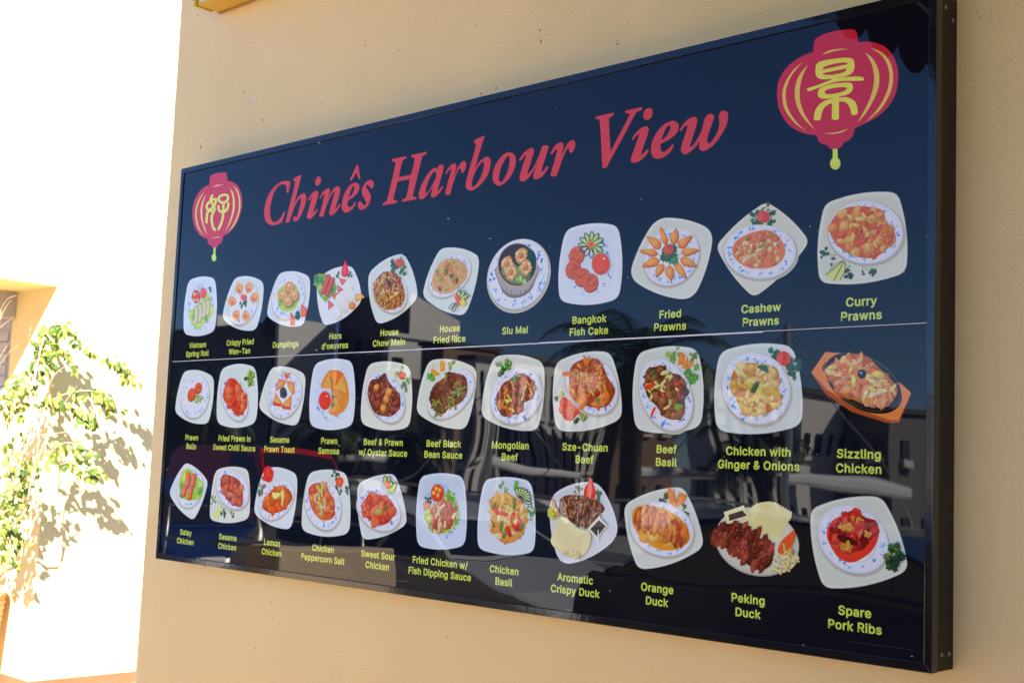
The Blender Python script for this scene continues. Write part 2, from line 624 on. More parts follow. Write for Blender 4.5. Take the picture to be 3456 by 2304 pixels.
        if kind in ('chunk', 'slice') and n > 12:                # gloss, crumbs and sauce between the pieces
            for z in spots:
                for _ in range(3):
                    q = z + Vector((s.R.gauss(0, .55), s.R.gauss(0, .55))) * r
                    if not inside(cen + (q - cen) * 1.05, pl): continue
                    c = s.R.choice(pal); g = s.R.choice((0.55, 0.72, 0.85, 1.25, 1.4))
                    if g > 1.3: c = tuple(min(255, v * .8 + 45) for v in c); g = 1.1
                    th = s.R.uniform(0, pi); L = r * s.R.uniform(.12, .38); w = L * s.R.uniform(.25, .6)
                    d = Vector((cos(th), sin(th))); e = Vector((-d.y, d.x))
                    s.raw([q + d * L, q + e * w, q - d * L, q - e * w], c, g)

    def shade(s, pts, c, g):
        s.poly(pts, c, g=g)

    def rose(s, x, y, r, c=(208, 92, 78)):
        s.ell(x + r * .08, y + r * .1, r * 1.05, r * 1.05, c, g=0.5)
        s.ell(x, y, r, r, c)
        for i, f in enumerate((0.82, 0.62, 0.42, 0.22)):
            s.ell(x + r * 0.06 * (-1) ** i, y - r * .03, r * f, r * f, c, g=(0.62, 1.2, 0.6, 1.1)[i], n=12)

    def greens(s, x, y, r, c=(60, 104, 66), n=7, spread=1.0):
        R = s.R
        k = s.k(x, y)
        P = s.p(x, y)
        for i in range(n):
            q = P + Vector((R.uniform(-1, 1), R.uniform(-1, 1))) * r * k * spread
            d = (q - P)
            if d.length > 1e-5:
                e = Vector((-d.y, d.x)).normalized() * r * k * 0.04
                s.raw([P - e, q - e, q + e, P + e], c, 0.7)
            s._piece('leaf', q, r * k * R.uniform(0.32, 0.5), tuple(v * R.uniform(0.8, 1.15) for v in c), 0)

    def broccoli(s, x, y, r, c=(92, 132, 56)):
        R = s.R
        for i in range(9):
            t = R.uniform(0, 2 * pi); f = R.uniform(0, .62) * r
            q = s.p(x + f * cos(t), y + f * sin(t))
            rr = s.k(x, y) * r * R.uniform(0.3, 0.45)
            s._piece('leaf', q, rr * 1.15, tuple(v * .55 for v in c), 0)
            s._piece('leaf', q + Vector((-rr * .15, rr * .15)), rr * 0.85, tuple(v * R.uniform(0.75, 1.25) for v in c), 0)

    def sauce(s, x, y, rx, ry, c=(196, 58, 36)):
        s.ell(x, y, rx * 1.14, ry * 1.12, (196, 170, 165))
        s.ell(x, y, rx * 1.06, ry * 1.05, (160, 120, 115))
        s.ell(x, y, rx, ry, c)
        s.ell(x - rx * .15, y + ry * .2, rx * .6, ry * .55, c, g=1.15)
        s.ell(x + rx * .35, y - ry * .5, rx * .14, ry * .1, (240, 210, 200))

    def loops(s, x, y, r, n=6, a0=-2.6, a1=-0.4, c=(46, 84, 40), fill=(176, 196, 130)):
        """cucumber fan: looped slivers of skin"""
        for i in range(n):
            t = a0 + (a1 - a0) * i / max(1, n - 1)
            pts = []
            for j in range(9):
                w = 2 * pi * j / 8
                u = r * (0.55 + 0.45 * -cos(w)); v = r * 0.16 * sin(w)
                pts.append((x + u * cos(t) - v * sin(t), y + u * sin(t) + v * cos(t)))
            s.poly(pts, fill, g=0.95)
            s.stroke(pts, r * 0.07, c)

    def wedge(s, pts, c=(214, 110, 50)):
        s.poly(pts, c, smooth=False, g=0.85)
        x = sum(p[0] for p in pts) / len(pts); y = sum(p[1] for p in pts) / len(pts)
        s.poly([(x + (p[0] - x) * .55 - 2, y + (p[1] - y) * .6) for p in pts], c, smooth=False, g=1.25)

    def build(s, name, parent, label=None):
        me = bpy.data.meshes.new(name)
        me.from_pydata(s.v, [], s.f)
        ca = me.color_attributes.new('Col', 'FLOAT_COLOR', 'CORNER')
        data = []
        for f, c in zip(s.f, s.c):
            if isinstance(c[0], tuple):
                for q in c: data += [q[0], q[1], q[2], 1.0]
            else: data += [c[0], c[1], c[2], 1.0] * len(f)
        ca.data.foreach_set('color', data)
        # every film faces the street
        bm = bmesh.new(); bm.from_mesh(me); bm.normal_update()
        bmesh.ops.reverse_faces(bm, faces=[f for f in bm.faces if f.normal.y > 0])
        bm.to_mesh(me); bm.free()
        o = link(name, me, M['print'], parent)
        if label: o['label'] = label
        return o
# ------------------------------------------------------------------ ground and buildings
def struct(o, name=None):
    o['kind'] = 'structure'
    return o


M['asphalt'] = mat('asphalt', (0.055, 0.055, 0.055), 0.9, noise=(3, 0.25, 4))
M['paving'] = mat('brown_paving', (0.19, 0.115, 0.06), 0.85, noise=(5, 0.12, 4))
M['quaystone'] = mat('pale_quay_stone', (0.42, 0.38, 0.32), 0.85, noise=(5, 0.12, 4))
M['sidestone'] = mat('dull_pink_pavement', (0.25, 0.19, 0.14), 0.8, noise=(6, 0.12, 3))
M['pinkfloor'] = mat('pink_terrace_tiles', (0.62, 0.44, 0.29), 0.7, noise=(7, 0.12, 3))
M['water'] = mat('harbour_water', (0.02, 0.05, 0.07), 0.08, bump=[(2.5, 0.05, 3)])
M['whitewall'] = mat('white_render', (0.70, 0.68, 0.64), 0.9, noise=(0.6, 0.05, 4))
M['grey_shade_wall'] = mat('grey_shade_render', (0.16, 0.155, 0.15), 0.9, noise=(0.8, 0.1, 4))  # grey also stands in for shade on fronts turned from the sun
M['brownwall'] = mat('brown_render', (0.24, 0.15, 0.10), 0.9, noise=(0.8, 0.1, 4))
M['ochre'] = mat('ochre_render', (0.50, 0.34, 0.14), 0.9, noise=(0.8, 0.1, 4))
M['window'] = mat('dark_window_glass', (0.015, 0.018, 0.022), 0.05)
M['darkroof'] = mat('dark_roof', (0.05, 0.045, 0.042), 0.8)

struct(MB().box(-90, 40, -120, 12, GROUND - 0.5, GROUND - 0.15).build('ground', M['asphalt']))
struct(MB().box(-90, 40, -9.0, -3.9, GROUND - 0.15, GROUND - 0.12).build('road', M['asphalt']))
pv = struct(MB().box(-0.6, 30, -3.9, 0.4, GROUND - 0.15, GROUND).build('pavement', M['paving']))
struct(MB().box(-60, -0.26, 0.4, 6, GROUND - 0.15, GROUND - 0.0005).build('terrace_floor', M['pinkfloor']))
struct(MB().box(-60, -0.6, -3.9, 0.3995, GROUND - 0.15, GROUND - 0.0005).build('side_pavement', M['sidestone']))
struct(MB().box(-90, 40, -13.0, -9.0, GROUND - 0.15, GROUND).build('quay', M['quaystone']))
struct(MB().box(-90, 40, -24, -13.05, GROUND - 0.15, GROUND - 0.11).build('harbour_water', M['water']))
struct(MB().box(-90, 40, -60, -24.0, GROUND - 0.15, GROUND).build('far_promenade', M['paving']))

# ---- the wall that carries the sign, its outer arris slightly rough
wall = thing('restaurant_wall', 'cream stucco wall in the shade that carries the black menu board', 'wall', (2.5, WALLY, GROUND))
R0 = random.Random(5)
mb = MB()
WX = -0.226
zs = [GROUND + i * 0.02 for i in range(int(4.4 / 0.02))]
n0 = len(mb.v)
prof = []
for i, z in enumerate(zs):
    j = R0.uniform(-1, 1) * 0.0016 + 0.0022 * sin(z * 5.1)
    ring = [(9.0, WALLY, z), (WX + 0.012, WALLY, z), (WX + j + 0.0035, WALLY + 0.0035, z), (WX + j * 1.2, WALLY + 0.012, z), (WX, WALLY + 0.35, z)]
    mb.v += ring
for i in range(len(zs) - 1):
    for k in range(4):
        a_ = i * 5 + k
        mb.f.append((a_, a_ + 5, a_ + 6, a_ + 1)); mb.c.append(None)
o = mb.build('plaster_face', M['stucco'], wall)
o.matrix_parent_inverse = Matrix.Translation((2.5, WALLY, GROUND)).inverted()


def wchild(o):
    o.matrix_parent_inverse = Matrix.Translation((2.5, WALLY, GROUND)).inverted()
    return o


# chips, drips and specks on the plaster
M['chip'] = mat('white_filler_chip', (0.74, 0.68, 0.60), 0.9)
M['speck'] = mat('dark_speck', (0.05, 0.035, 0.02), 0.9)
M['rust'] = mat('rusty_chip', (0.42, 0.2, 0.07), 0.9)


def chip(px, py, w, h, m, seed):
    r = random.Random(seed)
    c = onY(px, py, WALLY)
    s = (onY(px + 1, py, WALLY) - c).length, abs((onY(px, py + 1, WALLY) - c).z)
    b = MB(); n = 9
    ring = [(c.x + 0.75 * w * s[0] * cos(2 * pi * i / n) * r.uniform(.5, 1), WALLY - 0.0012, c.z + 0.75 * h * s[1] * sin(2 * pi * i / n) * r.uniform(.6, 1)) for i in range(n)]
    rim = [(c.x + (p[0] - c.x) * 1.15, WALLY + 0.001, c.z + (p[2] - c.z) * 1.15) for p in ring]
    k = len(b.v); b.v += ring + rim
    b.f.append(tuple(range(n))); b.c.append(None)
    for i in range(n): b.f.append((i, (i + 1) % n, n + (i + 1) % n, n + i)); b.c.append(None)
    wchild(b.build('plaster_chip', m, wall))


for i, (px, py, w, h, m_) in enumerate([(860, 330, 5, 17, 'chip'), (853, 352, 3, 12, 'chip'), (841, 347, 2, 6, 'chip'), (672, 532, 3, 11, 'chip'), (693, 470, 2, 7, 'chip'), (806, 276, 2, 5, 'chip'), (887, 407, 1.6, 5, 'speck'), (627, 505, 1.5, 2, 'speck'), (666, 53, 1.6, 3, 'speck'),
                                       (823, 314, 3, 4, 'rust'), (678, 497, 2, 7, 'rust'), (1083, 345, 5, 11, 'chip'), (1822, 103, 2.5, 5, 'speck'), (1826, 138, 2.2, 8, 'speck'), (1825, 147, 1.6, 4, 'rust'), (1624, 317, 2, 6, 'speck'), (1232, 153, 2.5, 4, 'rust'), (1680, 303, 6, 4, 'chip'), (1668, 310, 4, 3, 'chip'), (1658, 315, 4, 3, 'chip'), (1675, 299, 3, 6, 'rust'),
                                       (2080, 137, 5, 3, 'rust'), (2085, 148, 4, 5, 'rust'), (3297, 43, 1.6, 4, 'speck'), (3310, 57, 2.5, 3, 'speck'), (3264, 75, 1.6, 2, 'speck'), (3383, 235, 1.4, 2, 'speck'), (3412, 206, 2, 4, 'rust'), (1345, 170, 2, 5, 'rust'), (1610, 85, 2, 4, 'rust'), (2120, 75, 2, 4, 'rust'), (2330, 60, 2, 4, 'rust'),
                                       (540, 1900, 1.5, 2, 'speck'), (914, 2030, 2, 2, 'speck'), (1165, 1990, 2, 3, 'rust'), (920, 2085, 1.5, 3, 'rust'), (1510, 2150, 2, 3, 'rust'), (862, 2187, 2, 3, 'rust')]):
    chip(px, py, w, h, M[m_], i)

# ---- thin slab added out of view to keep the sun off the sign wall
cr = thing('shade_canopy', 'flat white slab added out of view to keep the restaurant wall in shade', 'roof', (4, -1.8, 4.5))
for nm, b in (('slab', (0.2, 8.8, -4.6, 0.0, 4.5, 4.62)), ('fascia', (0.2, 8.8, -4.66, -4.605, 4.42, 4.66))):
    o = MB().box(*b).build(nm, M['whitewall'], cr); o.matrix_parent_inverse = Matrix.Translation((4, -1.8, 4.5)).inverted()

# ---- the far building beyond the gap
FX, FY, SZ = -4.54, 1.8605, 2.639
fb = thing('corner_building', 'sunlit pale stucco building whose upper storey overhangs, behind the potted tree', 'building', (FX, FY, GROUND))
FI = Matrix.Translation((FX, FY, GROUND)).inverted()


def fchild(o):
    o.matrix_parent_inverse = FI
    return o


fchild(MB().prism([(FY, GROUND), (6, GROUND), (6, 6.5), (0.4, 6.5), (0.4, SZ), (FY, SZ)], 'x', -11, FX).build('wall', M['stucco_far'], fb, bevel=0.006))
# recessed shutter box under the soffit
sb = MB().box(-6.3, -5.14, FY - 0.17, FY - 0.001, 2.452, SZ - 0.001).build('shutter_box', M['greybox'], fb, bevel=0.004); fchild(sb)
o = MB().box(-6.3, -5.165, FY - 0.176, FY - 0.1705, 2.475, SZ - 0.012).build('cover_plate', M['greybox'], sb)
fchild(MB().box(-6.28, -5.19, FY - 0.006, FY - 0.0008, GROUND + 0.3, 2.451).build('shutter', M['greybox'], fb))
for z in [GROUND + 0.35 + i * 0.08 for i in range(26)]:
    fchild(MB().box(-6.26, -5.21, FY - 0.016, FY - 0.0062, z, z + 0.07).build('shutter_slat', M['greybox'], fb))
# skirting tiles round the corner
seam = 2.420 - 0.312 * 6
ys = []
y = 2.1085
Y_ = [FY] + [2.1085 + i * 0.312 for i in range(0, 6)]
for a_, b_ in zip(Y_[:-1], Y_[1:]):
    fchild(MB().box(FX + 0.0005, FX + 0.012, a_ + 0.002, b_ - 0.002, GROUND, 0.0235).build('skirting_tile', M['tile'], fb, bevel=0.0015))
fchild(MB().box(FX + 0.0004, FX + 0.008, FY, 3.7, GROUND, 0.0225).build('grout', M['grout'], fb))
X_ = [FX + 0.012, -4.674, -4.858, -5.04, -5.22, -5.4, -5.58]
for a_, b_ in zip(X_[:-1], X_[1:]):
    fchild(MB().box(b_ + 0.002, a_ - 0.002, FY - 0.012, FY - 0.0005, GROUND, 0.0235).build('skirting_tile', M['tile'], fb, bevel=0.0015))

# ---- yellow sign box above, only its lower end in view
yb = thing('yellow_sign_box', 'yellow sign box on the wall above the menu board, lower edge in view', 'sign', (1.0, -0.02, 2.95))
YI = Matrix.Translation((1.0, -0.02, 2.95)).inverted()
z0b, z1b = 3.008, 3.36


def ychild(o):
    o.matrix_parent_inverse = YI
    return o


ychild(MB().box(0.036, 1.95, -0.0045, WALLY - 0.001, z0b, z1b).build('casing', M['yellow'], yb, bevel=0.002))
ychild(MB().box(0.050, 1.94, -0.0075, -0.0048, z0b + 0.006, z1b - 0.006).build('face_panel', M['paleyellow'], yb))
ychild(MB().prism([(0.020, z0b - 0.001), (0.0355, z0b - 0.004), (0.0355, z1b), (0.014, z1b)], 'y', -0.012, WALLY - 0.03).build('end_cap', M['yellow'], yb, bevel=0.002))
ychild(MB().box(0.012, 0.034, -0.0145, -0.0122, z0b + 0.022, z1b).build('red_edge_strip', M['redpaint'], yb))
ychild(MB().box(0.0365, 1.94, WALLY - 0.012, WALLY - 0.004, z0b - 0.0035, z0b - 0.0003).build('sealant_bead', M['rust'], yb))

# letter outlines of a plain grotesque, thousandths of a unit: advance, contours
GLYPHS = {
    '&': (448, ['197,-7 150,-2 110,12 78,34 54,62 39,96 34,133 37,163 47,189 63,213 85,235 111,256 140,279 216,335 226,343 237,352 246,363 255,375 260,389 262,405 258,427 245,445 226,457 201,461 184,459 168,453 155,444 145,431 139,416 137,399 139,380 145,363 155,346 169,327 185,307 204,284 438,0 364,0 171,231 121,293 102,319 87,344 78,370 75,398 79,430 91,458 109,481 134,499 165,510 200,513 235,510 266,499 290,482 308,459 320,433 324,404 322,382 315,362 305,342 291,325 275,308 256,293 154,217 128,195 110,174 100,154 97,131 100,108 109,87 124,70 143,57 166,49 193,46 223,50 251,59 278,75 301,95 321,121 336,151 346,186 349,224 408,224 405,180 397,144 385,115 371,92 357,75 345,62 333,47 305,23 271,7 234,-3']),
    "'": (206, ['78,318 70,509 136,509 128,318']),
    '-': (453, ['337,244 337,188 114,188 114,244']),
    '/': (249, ['235,533 71,-76 14,-76 178,533']),
    'A': (480, ['16,0 201,509 276,509 463,0 395,0 287,302 276,334 264,372 250,420 232,478 245,478 228,419 213,371 201,333 191,302 85,0', '110,142 110,199 370,199 370,142']),
    'B': (456, ['60,0 60,509 241,509 289,504 329,491 359,469 381,442 394,410 398,374 395,344 387,320 373,301 356,286 336,275 315,267 315,262 339,257 363,245 385,227 402,203 414,173 418,136 413,100 400,67 377,39 344,18 301,4 247,0', '125,57 245,57 296,63 330,80 349,105 355,137 352,161 342,184 327,203 306,218 279,228 248,231 125,231', '125,285 238,285 265,288 288,296 308,309 323,326 333,348 336,372 330,403 313,429 283,446 240,452 125,452']),
    'C': (510, ['267,-7 235,-5 205,1 177,11 150,25 126,42 104,63 86,88 70,115 57,146 48,179 42,215 40,254 42,293 48,329 57,362 70,393 86,421 104,445 126,466 150,484 177,498 205,508 235,514 267,516 305,513 340,504 373,490 402,471 427,447 448,418 463,385 473,348 408,348 401,373 389,395 375,413 357,428 337,440 315,449 292,454 267,456 223,450 184,432 150,403 125,364 109,314 103,254 109,194 125,145 151,105 184,76 223,59 267,53 292,55 315,60 337,69 357,81 375,96 389,114 401,136 408,160 473,160 463,124 448,91 428,62 402,38 373,19 341,5 305,-4']),
    'D': (502, ['219,0 96,0 96,57 215,57 272,63 318,81 354,110 379,149 394,198 399,255 394,312 379,361 354,399 320,428 275,446 221,452 93,452 93,509 225,509 261,507 294,501 325,492 353,478 399,441 433,391 446,361 455,329 460,293 462,255 460,217 455,181 446,149 433,119 417,92 398,68 376,48 351,31 322,17 291,8 256,2', '125,509 125,0 60,0 60,509']),
    'E': (419, ['60,0 60,509 372,509 372,452 125,452 125,286 355,286 355,229 125,229 125,57 375,57 375,0']),
    'F': (410, ['60,0 60,509 369,509 369,452 125,452 125,278 346,278 346,221 125,221 125,0']),
    'G': (520, ['269,-7 236,-5 205,1 176,11 149,25 125,43 104,64 85,88 69,116 57,146 47,179 42,215 40,254 42,293 47,329 57,362 69,393 85,421 103,445 125,466 149,484 175,498 203,508 233,514 265,516 304,513 340,504 374,489 403,469 429,445 449,416 465,384 474,349 408,349 399,372 387,393 373,411 356,427 337,439 315,448 291,454 265,456 222,450 183,432 150,404 125,364 109,314 103,254 109,194 125,145 151,105 184,76 224,59 269,53 309,57 345,71 374,93 396,123 410,160 415,202 434,199 283,199 283,256 478,256 478,200 471,141 451,91 419,50 377,19 326,0']),
    'H': (517, ['60,0 60,509 125,509 125,289 392,289 392,509 457,509 457,0 392,0 392,232 125,232 125,0']),
    'L': (393, ['60,0 60,509 125,509 125,57 361,57 361,0']),
    'M': (628, ['60,0 60,509 152,509 277,187 282,174 287,159 299,123 305,103 311,84 317,65 322,49 307,49 318,83 330,121 336,140 342,158 348,174 352,187 476,509 568,509 568,0 504,0 504,291 504,327 505,347 505,369 506,413 507,457 513,457 505,433 498,409 490,386 482,363 474,341 467,322 461,305 456,291 342,0 286,0 170,291 165,304 159,321 145,361 137,384 129,408 121,432 112,457 119,457 119,437 120,416 121,372 122,328 122,309 122,291 122,0']),
    'N': (523, ['60,0 60,509 136,509 343,183 352,169 363,151 375,130 388,107 401,82 414,55 405,54 402,81 401,108 400,134 399,157 399,178 399,195 399,509 463,509 463,0 387,0 202,290 190,310 177,331 164,354 148,381 108,452 119,454 122,384 123,354 124,328 125,307 125,291 125,0']),
    'O': (533, ['267,-7 235,-5 205,1 177,11 150,25 126,42 105,63 86,88 70,115 57,146 48,179 42,215 40,254 42,293 48,329 57,362 70,393 86,421 105,445 126,466 150,484 177,498 205,508 235,514 267,516 299,514 329,508 357,498 384,484 408,466 429,445 448,421 464,393 477,362 486,329 491,293 493,254 491,215 486,179 477,146 464,115 448,88 429,63 408,42 384,25 357,11 329,1 299,-5', '267,53 310,59 349,76 383,105 408,144 425,194 430,254 425,314 408,365 383,404 349,433 310,450 267,456 223,450 184,433 151,404 125,364 109,314 103,254 109,194 125,144 151,105 184,76 223,59']),
    'P': (445, ['60,0 60,509 235,509 289,503 332,487 366,462 390,430 404,391 409,348 404,304 390,265 366,233 332,207 289,191 235,186 109,186 109,242 233,242 269,246 297,256 318,272 333,294 342,319 344,348 342,376 333,402 318,423 297,439 268,449 232,452 125,452 125,0']),
    'R': (449, ['60,0 60,509 236,509 290,504 333,489 367,465 390,433 405,395 409,352 405,309 390,271 367,240 333,217 289,203 236,198 96,198 96,255 234,255 269,258 298,267 319,281 334,300 342,324 345,352 342,380 334,405 319,425 298,440 269,449 233,452 125,452 125,0', '353,0 230,229 303,229 428,0']),
    'S': (447, ['224,-9 172,-4 128,9 91,31 64,60 46,96 38,137 104,137 110,110 123,88 142,71 166,59 194,52 224,49 257,52 286,60 311,74 329,92 341,114 346,139 342,161 332,179 316,193 296,205 272,214 245,222 184,239 128,260 86,289 60,326 52,372 58,413 75,448 102,476 138,498 180,511 227,516 275,511 316,498 351,476 377,449 394,415 401,378 337,378 326,412 302,437 267,453 225,459 194,456 167,448 145,435 129,418 118,398 115,376 119,352 131,334 148,319 169,308 191,300 212,293 264,279 287,272 312,264 336,252 359,238 379,220 395,198 405,171 408,139 403,99 386,64 360,34 323,11 278,-4']),
    'T': (449, ['32,452 32,509 417,509 417,452 257,452 257,0 193,0 193,452']),
    'U': (517, ['259,-8 203,-2 154,15 114,43 85,80 66,124 60,173 60,509 124,509 124,178 128,144 141,113 160,87 187,68 220,56 259,52 298,56 331,68 357,87 377,113 389,144 393,178 393,509 457,509 457,173 451,124 433,80 403,43 363,15 315,-2']),
    'V': (480, ['204,0 16,509 84,509 192,206 203,176 215,137 230,89 248,31 235,31 252,90 267,138 279,176 290,206 395,509 463,509 278,0']),
    'W': (686, ['155,0 16,509 82,509 163,196 170,171 175,145 181,120 187,94 192,67 197,40 189,40 194,67 200,94 205,120 211,145 218,171 224,196 306,509 380,509 462,196 468,171 474,145 480,120 486,94 492,67 497,40 488,40 493,67 499,94 504,120 510,145 523,196 603,509 670,509 530,0 455,0 368,323 359,356 351,391 344,431 336,475 350,475 342,433 335,395 327,359 318,323 230,0']),
    'a': (389, ['160,-9 126,-5 94,5 68,22 48,45 35,73 30,108 34,138 43,161 58,179 78,193 100,203 125,211 152,216 178,220 209,224 234,227 252,230 265,235 273,243 276,255 273,279 267,297 256,311 240,322 220,329 196,331 171,329 149,322 132,313 118,301 107,288 100,274 41,291 57,322 79,346 104,364 133,375 163,382 194,384 215,383 239,379 263,372 286,360 306,343 322,320 333,290 337,251 337,0 277,0 277,52 272,52 264,38 252,25 236,12 215,1 190,-6', '170,45 202,49 228,59 248,74 263,93 272,115 276,138 276,190 270,186 259,182 246,179 231,176 216,173 200,171 186,169 175,168 154,164 134,159 117,150 103,139 95,124 92,105 94,87 102,72 114,61 130,52 149,47']),
    'b': (424, ['229,-8 198,-5 172,4 153,17 138,31 127,46 118,59 112,59 112,0 53,0 53,509 114,509 114,319 118,319 127,331 137,346 152,360 171,373 197,381 229,384 274,378 313,361 345,332 370,293 385,245 390,189 385,133 370,84 346,45 313,16 274,-2', '220,47 253,51 279,66 301,88 316,117 325,151 328,189 325,227 316,261 301,290 280,311 253,325 220,330 188,325 161,312 140,291 125,263 116,229 113,189 116,150 125,115 140,86 162,65 188,51']),
    'c': (396, ['207,-8 159,-2 117,16 82,46 56,85 40,133 34,187 40,243 56,291 82,330 117,360 159,378 207,384 234,383 260,377 284,368 305,356 324,341 340,322 353,301 362,277 303,262 298,276 290,289 281,301 270,311 257,319 242,325 226,329 207,330 173,325 145,310 124,287 108,258 99,224 96,187 99,151 108,117 124,89 145,66 173,51 207,46 226,48 243,52 258,58 271,66 282,76 292,89 299,102 304,117 363,102 354,78 341,56 325,37 306,21 285,9 261,-1 235,-6']),
    'd': (424, ['195,-8 151,-2 111,16 79,45 55,84 39,133 34,189 39,245 55,293 79,332 112,361 151,378 196,384 228,381 253,373 272,360 287,346 298,331 306,319 311,319 311,509 372,509 372,0 313,0 313,59 307,59 298,46 287,31 272,17 252,4 227,-5', '205,47 236,51 263,65 284,86 299,115 309,150 312,189 309,229 300,263 284,291 263,312 237,325 205,330 172,325 145,311 124,290 108,261 99,227 96,189 99,151 109,117 124,88 145,66 172,51']),
    'e': (404, ['212,-8 161,-2 117,16 82,46 56,85 40,132 34,187 39,242 55,290 81,329 115,359 157,378 205,384 236,382 266,374 294,361 319,341 341,315 357,282 368,242 371,194 371,169 75,169 75,221 338,221 310,202 307,237 298,269 283,294 263,314 237,326 205,330 173,326 146,313 125,294 109,270 99,241 96,211 96,178 100,139 110,106 128,80 151,61 179,50 212,46 234,48 254,53 271,61 285,73 297,88 306,105 365,91 353,63 335,39 311,19 283,4 249,-5']),
    'f': (254, ['228,379 228,327 6,327 6,379', '81,0 81,432 84,461 96,486 113,505 135,519 161,527 187,530 207,529 222,527 234,524 243,521 227,468 222,470 215,472 206,473 195,474 171,470 154,460 145,443 142,419 142,0']),
    'g': (425, ['207,-151 168,-148 134,-140 105,-127 82,-110 64,-91 51,-69 101,-41 110,-53 122,-66 136,-78 154,-88 178,-95 207,-97 249,-92 282,-75 304,-47 311,-6 311,68 306,68 298,56 287,41 272,28 252,16 227,8 195,5 152,10 113,27 80,53 55,90 39,136 34,191 39,246 55,293 80,332 112,361 152,378 196,384 228,382 253,373 273,360 288,346 299,331 308,319 313,319 313,379 372,379 372,-9 367,-54 350,-90 324,-117 291,-136 251,-147', '205,59 237,63 264,75 285,95 300,121 309,154 312,193 309,231 300,264 285,291 264,312 237,325 205,330 172,325 145,312 124,290 109,262 99,229 96,193 99,155 109,123 124,96 145,76 172,63']),
    'h': (410, ['114,227 114,0 53,0 53,509 114,509 114,287 102,287 124,332 152,362 187,379 227,384 264,380 295,369 321,349 341,321 353,285 357,240 357,0 296,0 296,235 290,275 273,304 246,323 210,329 184,326 161,317 141,303 126,283 117,257']),
    'i': (167, ['53,0 53,379 114,379 114,0', '84,443 67,446 54,455 44,468 41,483 44,499 54,512 67,521 84,524 100,521 114,512 123,499 126,483 123,468 114,455 100,446']),
    'k': (381, ['110,137 110,212 121,212 284,379 360,379 184,199 177,199', '53,0 53,509 114,509 114,0', '294,0 148,186 191,229 372,0']),
    'l': (189, ['139,-2 101,3 74,20 58,47 53,84 53,509 114,509 114,99 115,77 120,62 130,54 146,52 154,52 160,53 165,53 170,54 181,3 172,1 162,-1 151,-2']),
    'm': (610, ['53,0 53,379 112,379 112,295 108,295 118,323 132,346 151,363 172,376 195,384 219,386 257,380 287,361 309,331 321,295 312,295 322,321 337,343 357,361 381,375 407,383 437,386 468,383 497,372 522,354 541,328 553,296 557,255 557,0 496,0 496,254 490,289 473,313 447,326 419,330 395,328 374,320 358,307 345,290 338,270 335,247 335,0 274,0 274,260 269,288 253,311 229,326 199,330 178,328 158,320 140,307 126,289 117,266 114,238 114,0']),
    'n': (410, ['114,227 114,0 53,0 53,379 112,379 112,287 102,287 124,332 152,362 187,379 227,384 264,380 295,369 321,349 341,321 353,285 357,240 357,0 296,0 296,235 290,275 273,304 246,323 210,329 184,326 161,317 141,303 126,283 117,257']),
    'o': (415, ['207,-8 159,-2 117,16 82,46 56,85 40,133 34,187 40,243 56,291 82,330 117,360 159,378 207,384 256,378 299,360 333,330 359,291 376,243 381,187 376,133 359,85 333,46 299,16 256,-2', '207,46 242,51 270,66 292,89 307,117 316,151 319,187 316,224 307,258 292,287 270,310 242,325 207,330 173,325 145,310 124,287 108,258 99,224 96,187 99,151 108,117 124,89 145,66 173,51']),
    'p': (424, ['53,-143 53,379 112,379 112,319 118,319 126,331 137,346 152,360 171,373 197,381 229,384 274,378 313,361 345,332 370,293 385,245 390,189 385,133 370,84 346,45 313,16 274,-2 229,-8 198,-5 173,4 153,17 138,31 127,46 118,59 114,59 114,-143', '220,47 253,51 279,66 301,88 316,117 325,151 328,189 325,227 316,261 301,290 280,311 253,325 220,330 188,325 161,312 140,291 125,263 116,229 113,189 116,150 125,115 140,86 162,65 188,51']),
    'r': (259, ['53,0 53,379 112,379 112,321 130,347 152,367 181,380 213,385 221,385 229,384 243,384 243,322 239,323 230,324 219,325 207,326 182,323 159,315 140,301 126,284 117,262 114,237 114,0']),
    's': (365, ['182,-8 145,-5 112,3 84,18 62,38 45,63 36,94 94,107 105,79 124,60 150,49 181,45 217,50 244,62 262,81 268,103 265,121 254,136 237,147 212,155 149,170 104,186 72,208 53,237 47,274 51,305 65,332 87,354 115,370 149,381 187,384 223,381 254,372 279,358 299,339 314,316 324,290 268,277 258,298 243,316 219,328 187,333 156,329 131,317 114,299 109,277 112,258 124,243 144,232 172,223 229,209 275,194 306,171 325,142 331,107 326,75 312,47 290,24 260,6 223,-5']),
    't': (227, ['204,379 204,327 6,327 6,379', '65,471 126,471 126,98 128,76 136,61 150,53 170,50 177,50 185,51 194,52 202,54 213,2 203,-1 192,-3 180,-4 168,-4 125,2 92,21 72,52 65,93']),
    'u': (410, ['182,-5 146,-1 115,11 89,31 69,59 57,95 53,139 53,379 114,379 114,144 119,105 137,75 164,56 200,50 226,53 249,62 268,77 283,97 293,122 296,153 296,379 357,379 357,0 298,0 298,92 307,92 286,47 257,17 222,0']),
    'v': (389, ['163,0 17,379 84,379 165,155 177,121 187,87 196,53 206,21 184,21 194,53 203,87 213,121 224,155 305,379 371,379 226,0']),
    'w': (567, ['138,0 23,379 87,379 133,214 143,177 154,137 165,91 175,41 165,41 175,90 186,135 196,176 206,214 252,379 316,379 362,214 371,176 382,136 392,91 402,41 391,41 402,90 413,135 423,176 434,214 480,379 545,379 429,0 368,0 319,172 305,225 297,252 291,280 277,338 291,338 277,280 270,252 263,225 255,198 248,172 199,0']),
